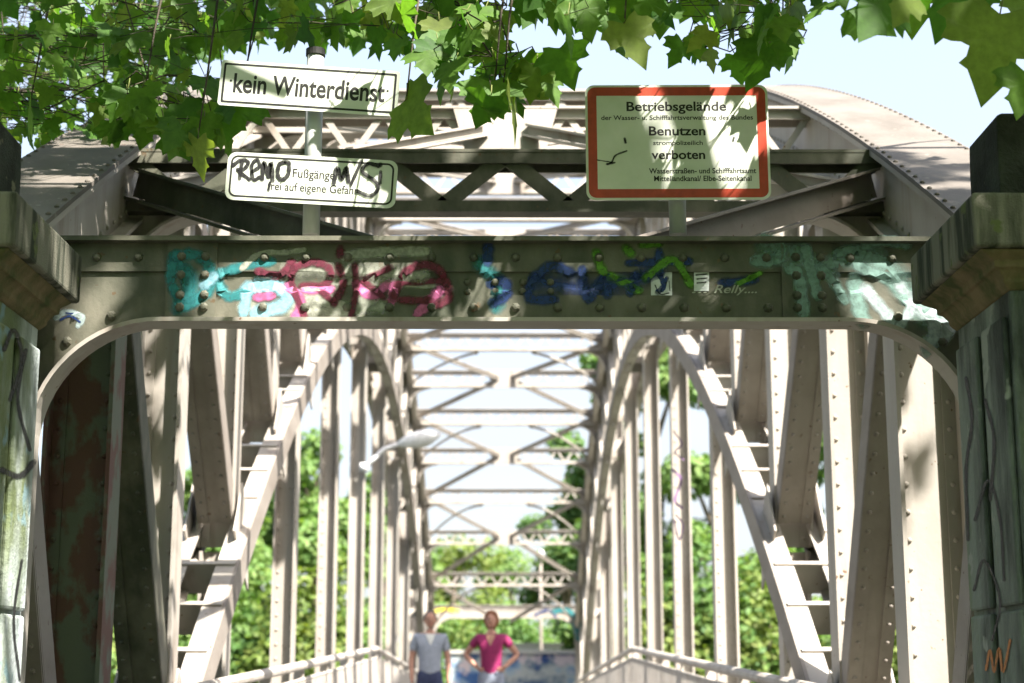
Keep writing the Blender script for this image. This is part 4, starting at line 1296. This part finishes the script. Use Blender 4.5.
# canopy above the picture: leaves between the portal and the sun, thinned where the photograph shows sun patches
LIT = []     # (point, radius) on the portal that the sun reaches
for (x, y, Y, rad) in ((212, 285, 5.5, .045), (285, 300, 5.5, .07), (320, 312, 5.5, .06), (365, 305, 5.5, .07), (420, 300, 5.5, .05), (400, 310, 5.5, .05), (515, 312, 5.5, .09), (545, 310, 5.5, .05), (104, 288, 5.5, .03), (690, 300, 5.5, .04), (935, 320, 5.5, .10), (915, 345, 5.5, .06), (880, 285, 5.5, .05), (90, 340, 5.5, .04),
                       (240, 90, 5.49, .06), (290, 100, 5.49, .05), (335, 80, 5.49, .07), (370, 92, 5.49, .05), (240, 190, 5.49, .08), (300, 185, 5.49, .08), (350, 180, 5.49, .09), (380, 180, 5.49, .05), (700, 105, 5.49, .035), (690, 130, 5.49, .03), (725, 150, 5.49, .07), (715, 175, 5.49, .06), (705, 190, 5.49, .04), (765, 130, 5.49, .04), (310, 130, 5.53, .03),
                       (1000, 195, 4.6, .09), (985, 215, 4.6, .08), (1010, 225, 4.6, .08), (68, 285, 5.25, .05), (60, 265, 5.1, .04), (90, 195, 6.2, .09), (55, 180, 6.3, .09), (50, 196, 6.1, .07), (85, 178, 6.4, .06), (40, 550, 5.1, .12), (20, 600, 5.0, .1), (30, 650, 5.0, .1), (230, 305, 5.5, .05), (255, 300, 5.5, .06), (345, 300, 5.5, .05), (390, 298, 5.5, .05), (435, 305, 5.5, .05), (300, 315, 5.5, .06), (900, 310, 5.5, .06), (860, 270, 5.5, .03), (490, 112, 5.05, .14), (440, 60, 5.3, .12), (700, 50, 5.5, .12), (830, 20, 4.5, .12), (60, 60, 6.8, .2), (150, 85, 7, .22), (255, 25, 6.6, .16), (600, 20, 5.3, .1), (330, 20, 6.5, .14), (405, 125, 5.3, .07)):
    LIT.append((at(x, y, Y), rad))
e1 = SUN.orthogonal().normalized(); e2 = SUN.cross(e1)
def lands_lit(p, rl):
    for q, rad in LIT:
        d = p - q
        if (d - SUN * d.dot(SUN)).length < rad + rl: return True
    return False
# boxes to be shaded: x0 x1 y0 y1 z0 z1 share
SHADE = [(-2.2, 1.75, 5.35, 5.6, 1.7, 3.1, 1100), (-2.3, -1.2, 4.3, 5.4, -.6, 2.6, 520), (1.2, 2.2, 4.3, 5.4, -.6, 2.6, 480), (-2.05, -1.55, 6.8, 8.1, -.4, 2.9, 460), (-2.05, -1.55, 5.6, 8.6, 2.3, 3.9, 260), (1.5, 2.1, 5.5, 6.6, 2.2, 2.9, 60), (-1.7, 1.5, 5.7, 7.2, 2.3, 3.25, 1000), (-1.5, 1.5, 1, 5.3, -.8, .2, 500)]
cnt = 0
for (x0, x1, ya, yb, za, zb, n_) in SHADE:
    for i in range(n_):
        q = Vector((r_.uniform(x0, x1), r_.uniform(ya, yb), r_.uniform(za, zb)))
        p = q + SUN * r_.uniform(1.8, 8.5)
        if p.z < 3.0: continue
        sz_ = r_.uniform(.13, .18)
        pr = proj(p)
        if pr and -60 < pr[0] < 1084 and -75 < pr[1] < 760: continue
        if lands_lit(p, sz_ * .50): continue
        nn = (SUN * .7 + Vector((r_.gauss(0, .45), r_.gauss(0, .45), .5 + r_.gauss(0, .3)))).normalized()
        tip = Vector((r_.gauss(0, 1), r_.gauss(0, 1), -.5))
        maple_leaf(crown[0 if p.x < .8 else 1], p, tip, nn, sz_, r_.uniform(.1, .8), r_); cnt += 1
# general crown that closes the sky over the photographer
for i in range(5200):
    p = Vector((r_.gauss(0, 3.6), r_.uniform(-4.5, 7.5), 0))
    if abs(p.x) > 8: continue
    p.z = r_.uniform(4.3, 8.5)
    pr = proj(p)
    if pr and -60 < pr[0] < 1084 and -80 < pr[1] < 760: continue
    # the truss behind the portal stays in the sun
    hit = p - SUN * (p.y - 8.2) / SUN.y if p.y < 8.2 else p
    yy = [p - SUN * ((p.y - y_) / SUN.y) for y_ in (8.0, 10, 12, 14)]
    if any(-2.3 < q.x < 2.3 and -1.5 < q.z < zu(q.y) + .3 for q in yy): 
        if p.x > -9 and any(q.z > -1 for q in yy) and not (yy[0].x < -1.4): continue
    if lands_lit(p, .09): continue
    if r_.random() < .35 and p.y > 5.5: continue
    nn = Vector((r_.gauss(0, .5), r_.gauss(0, .5), 1)).normalized()
    maple_leaf(crown[0 if p.x < .8 else 1], p, Vector((r_.gauss(0, 1), r_.gauss(0, 1), -.4)), nn, r_.uniform(.14, .19), r_.uniform(.1, .8), r_)
# added unseen leaf walls beside and behind the photographer, blocking sky light
for i in range(9500):
    k = r_.random()
    if k < .35: p = Vector((r_.uniform(-7.5, 7.5), r_.uniform(-7, -4), r_.uniform(-.6, 7)))
    elif k < .65: p = Vector((r_.uniform(-7, -3.6), r_.uniform(-4, 4.6), r_.uniform(-.5, 6)))
    else: p = Vector((r_.uniform(3.6, 7), r_.uniform(-4, 4.4), r_.uniform(-.5, 6)))
    pr = proj(p)
    if pr and -60 < pr[0] < 1084 and -80 < pr[1] < 800: continue
    yy = [p - SUN * ((p.y - y_) / SUN.y) for y_ in (6.5, 8.0, 10)]
    if any(-2.3 < q.x < 2.3 and -1 < q.z < zu(q.y) + .3 for q in yy): continue
    if lands_lit(p, .09): continue
    nn = Vector((r_.gauss(0, .7) - p.x * .15, r_.gauss(0, .7) - p.y * .1, .6)).normalized()
    maple_leaf(crown[0 if p.x < 0 else 1], p, Vector((r_.gauss(0, .6), r_.gauss(0, .6), -1)), nn, r_.uniform(.22, .30), r_.uniform(.1, .8), r_)
# limbs out to the crown, all above the picture
for ti in (0, 1):
    sx_ = -1 if ti == 0 else 1
    for tgt in ((-2.2 * -sx_ * -1, 6.2, 4.2), (sx_ * 1.0, 5.0, 4.0), (sx_ * .6, 3.0, 4.6), (sx_ * 2.5, .0, 5.5), (sx_ * 3.0, -2.0, 6.0), (sx_ * 2.0, 2.0, 7.5), (sx_ * 2.6, 4.4, 4.3), (sx_ * .4, .5, 6.5)):
        q = Vector(tgt)
        h_ = HUB[ti] + Vector((0, 0, r_.uniform(-.3, 1.6)))
        md = (h_ + q) / 2 + Vector((0, 0, .5))
        wood[ti].tube([h_, md, q, q + (q - md) * .35 + Vector((0, 0, .1))], [.085, .055, .028, .010], 8)
        for j in range(5):
            a = md + (q - md) * (j / 4)
            c = a + Vector((r_.uniform(-.9, .9), r_.uniform(-.6, .6), r_.uniform(.2, .7)))
            wood[ti].tube([a, (a + c) / 2 + Vector((0, 0, .05)), c], [.02, .012, .004], 6)
for ti, t_ in ((0, left_tree), (1, right_tree)):
    crown[ti].build('crown', ['maple', PET], t_, True, recalc=False)
    wood[ti].build('trunk', 'bark', t_, True)
for o in bpy.data.objects:
    if '_loc' in o: del o['_loc']
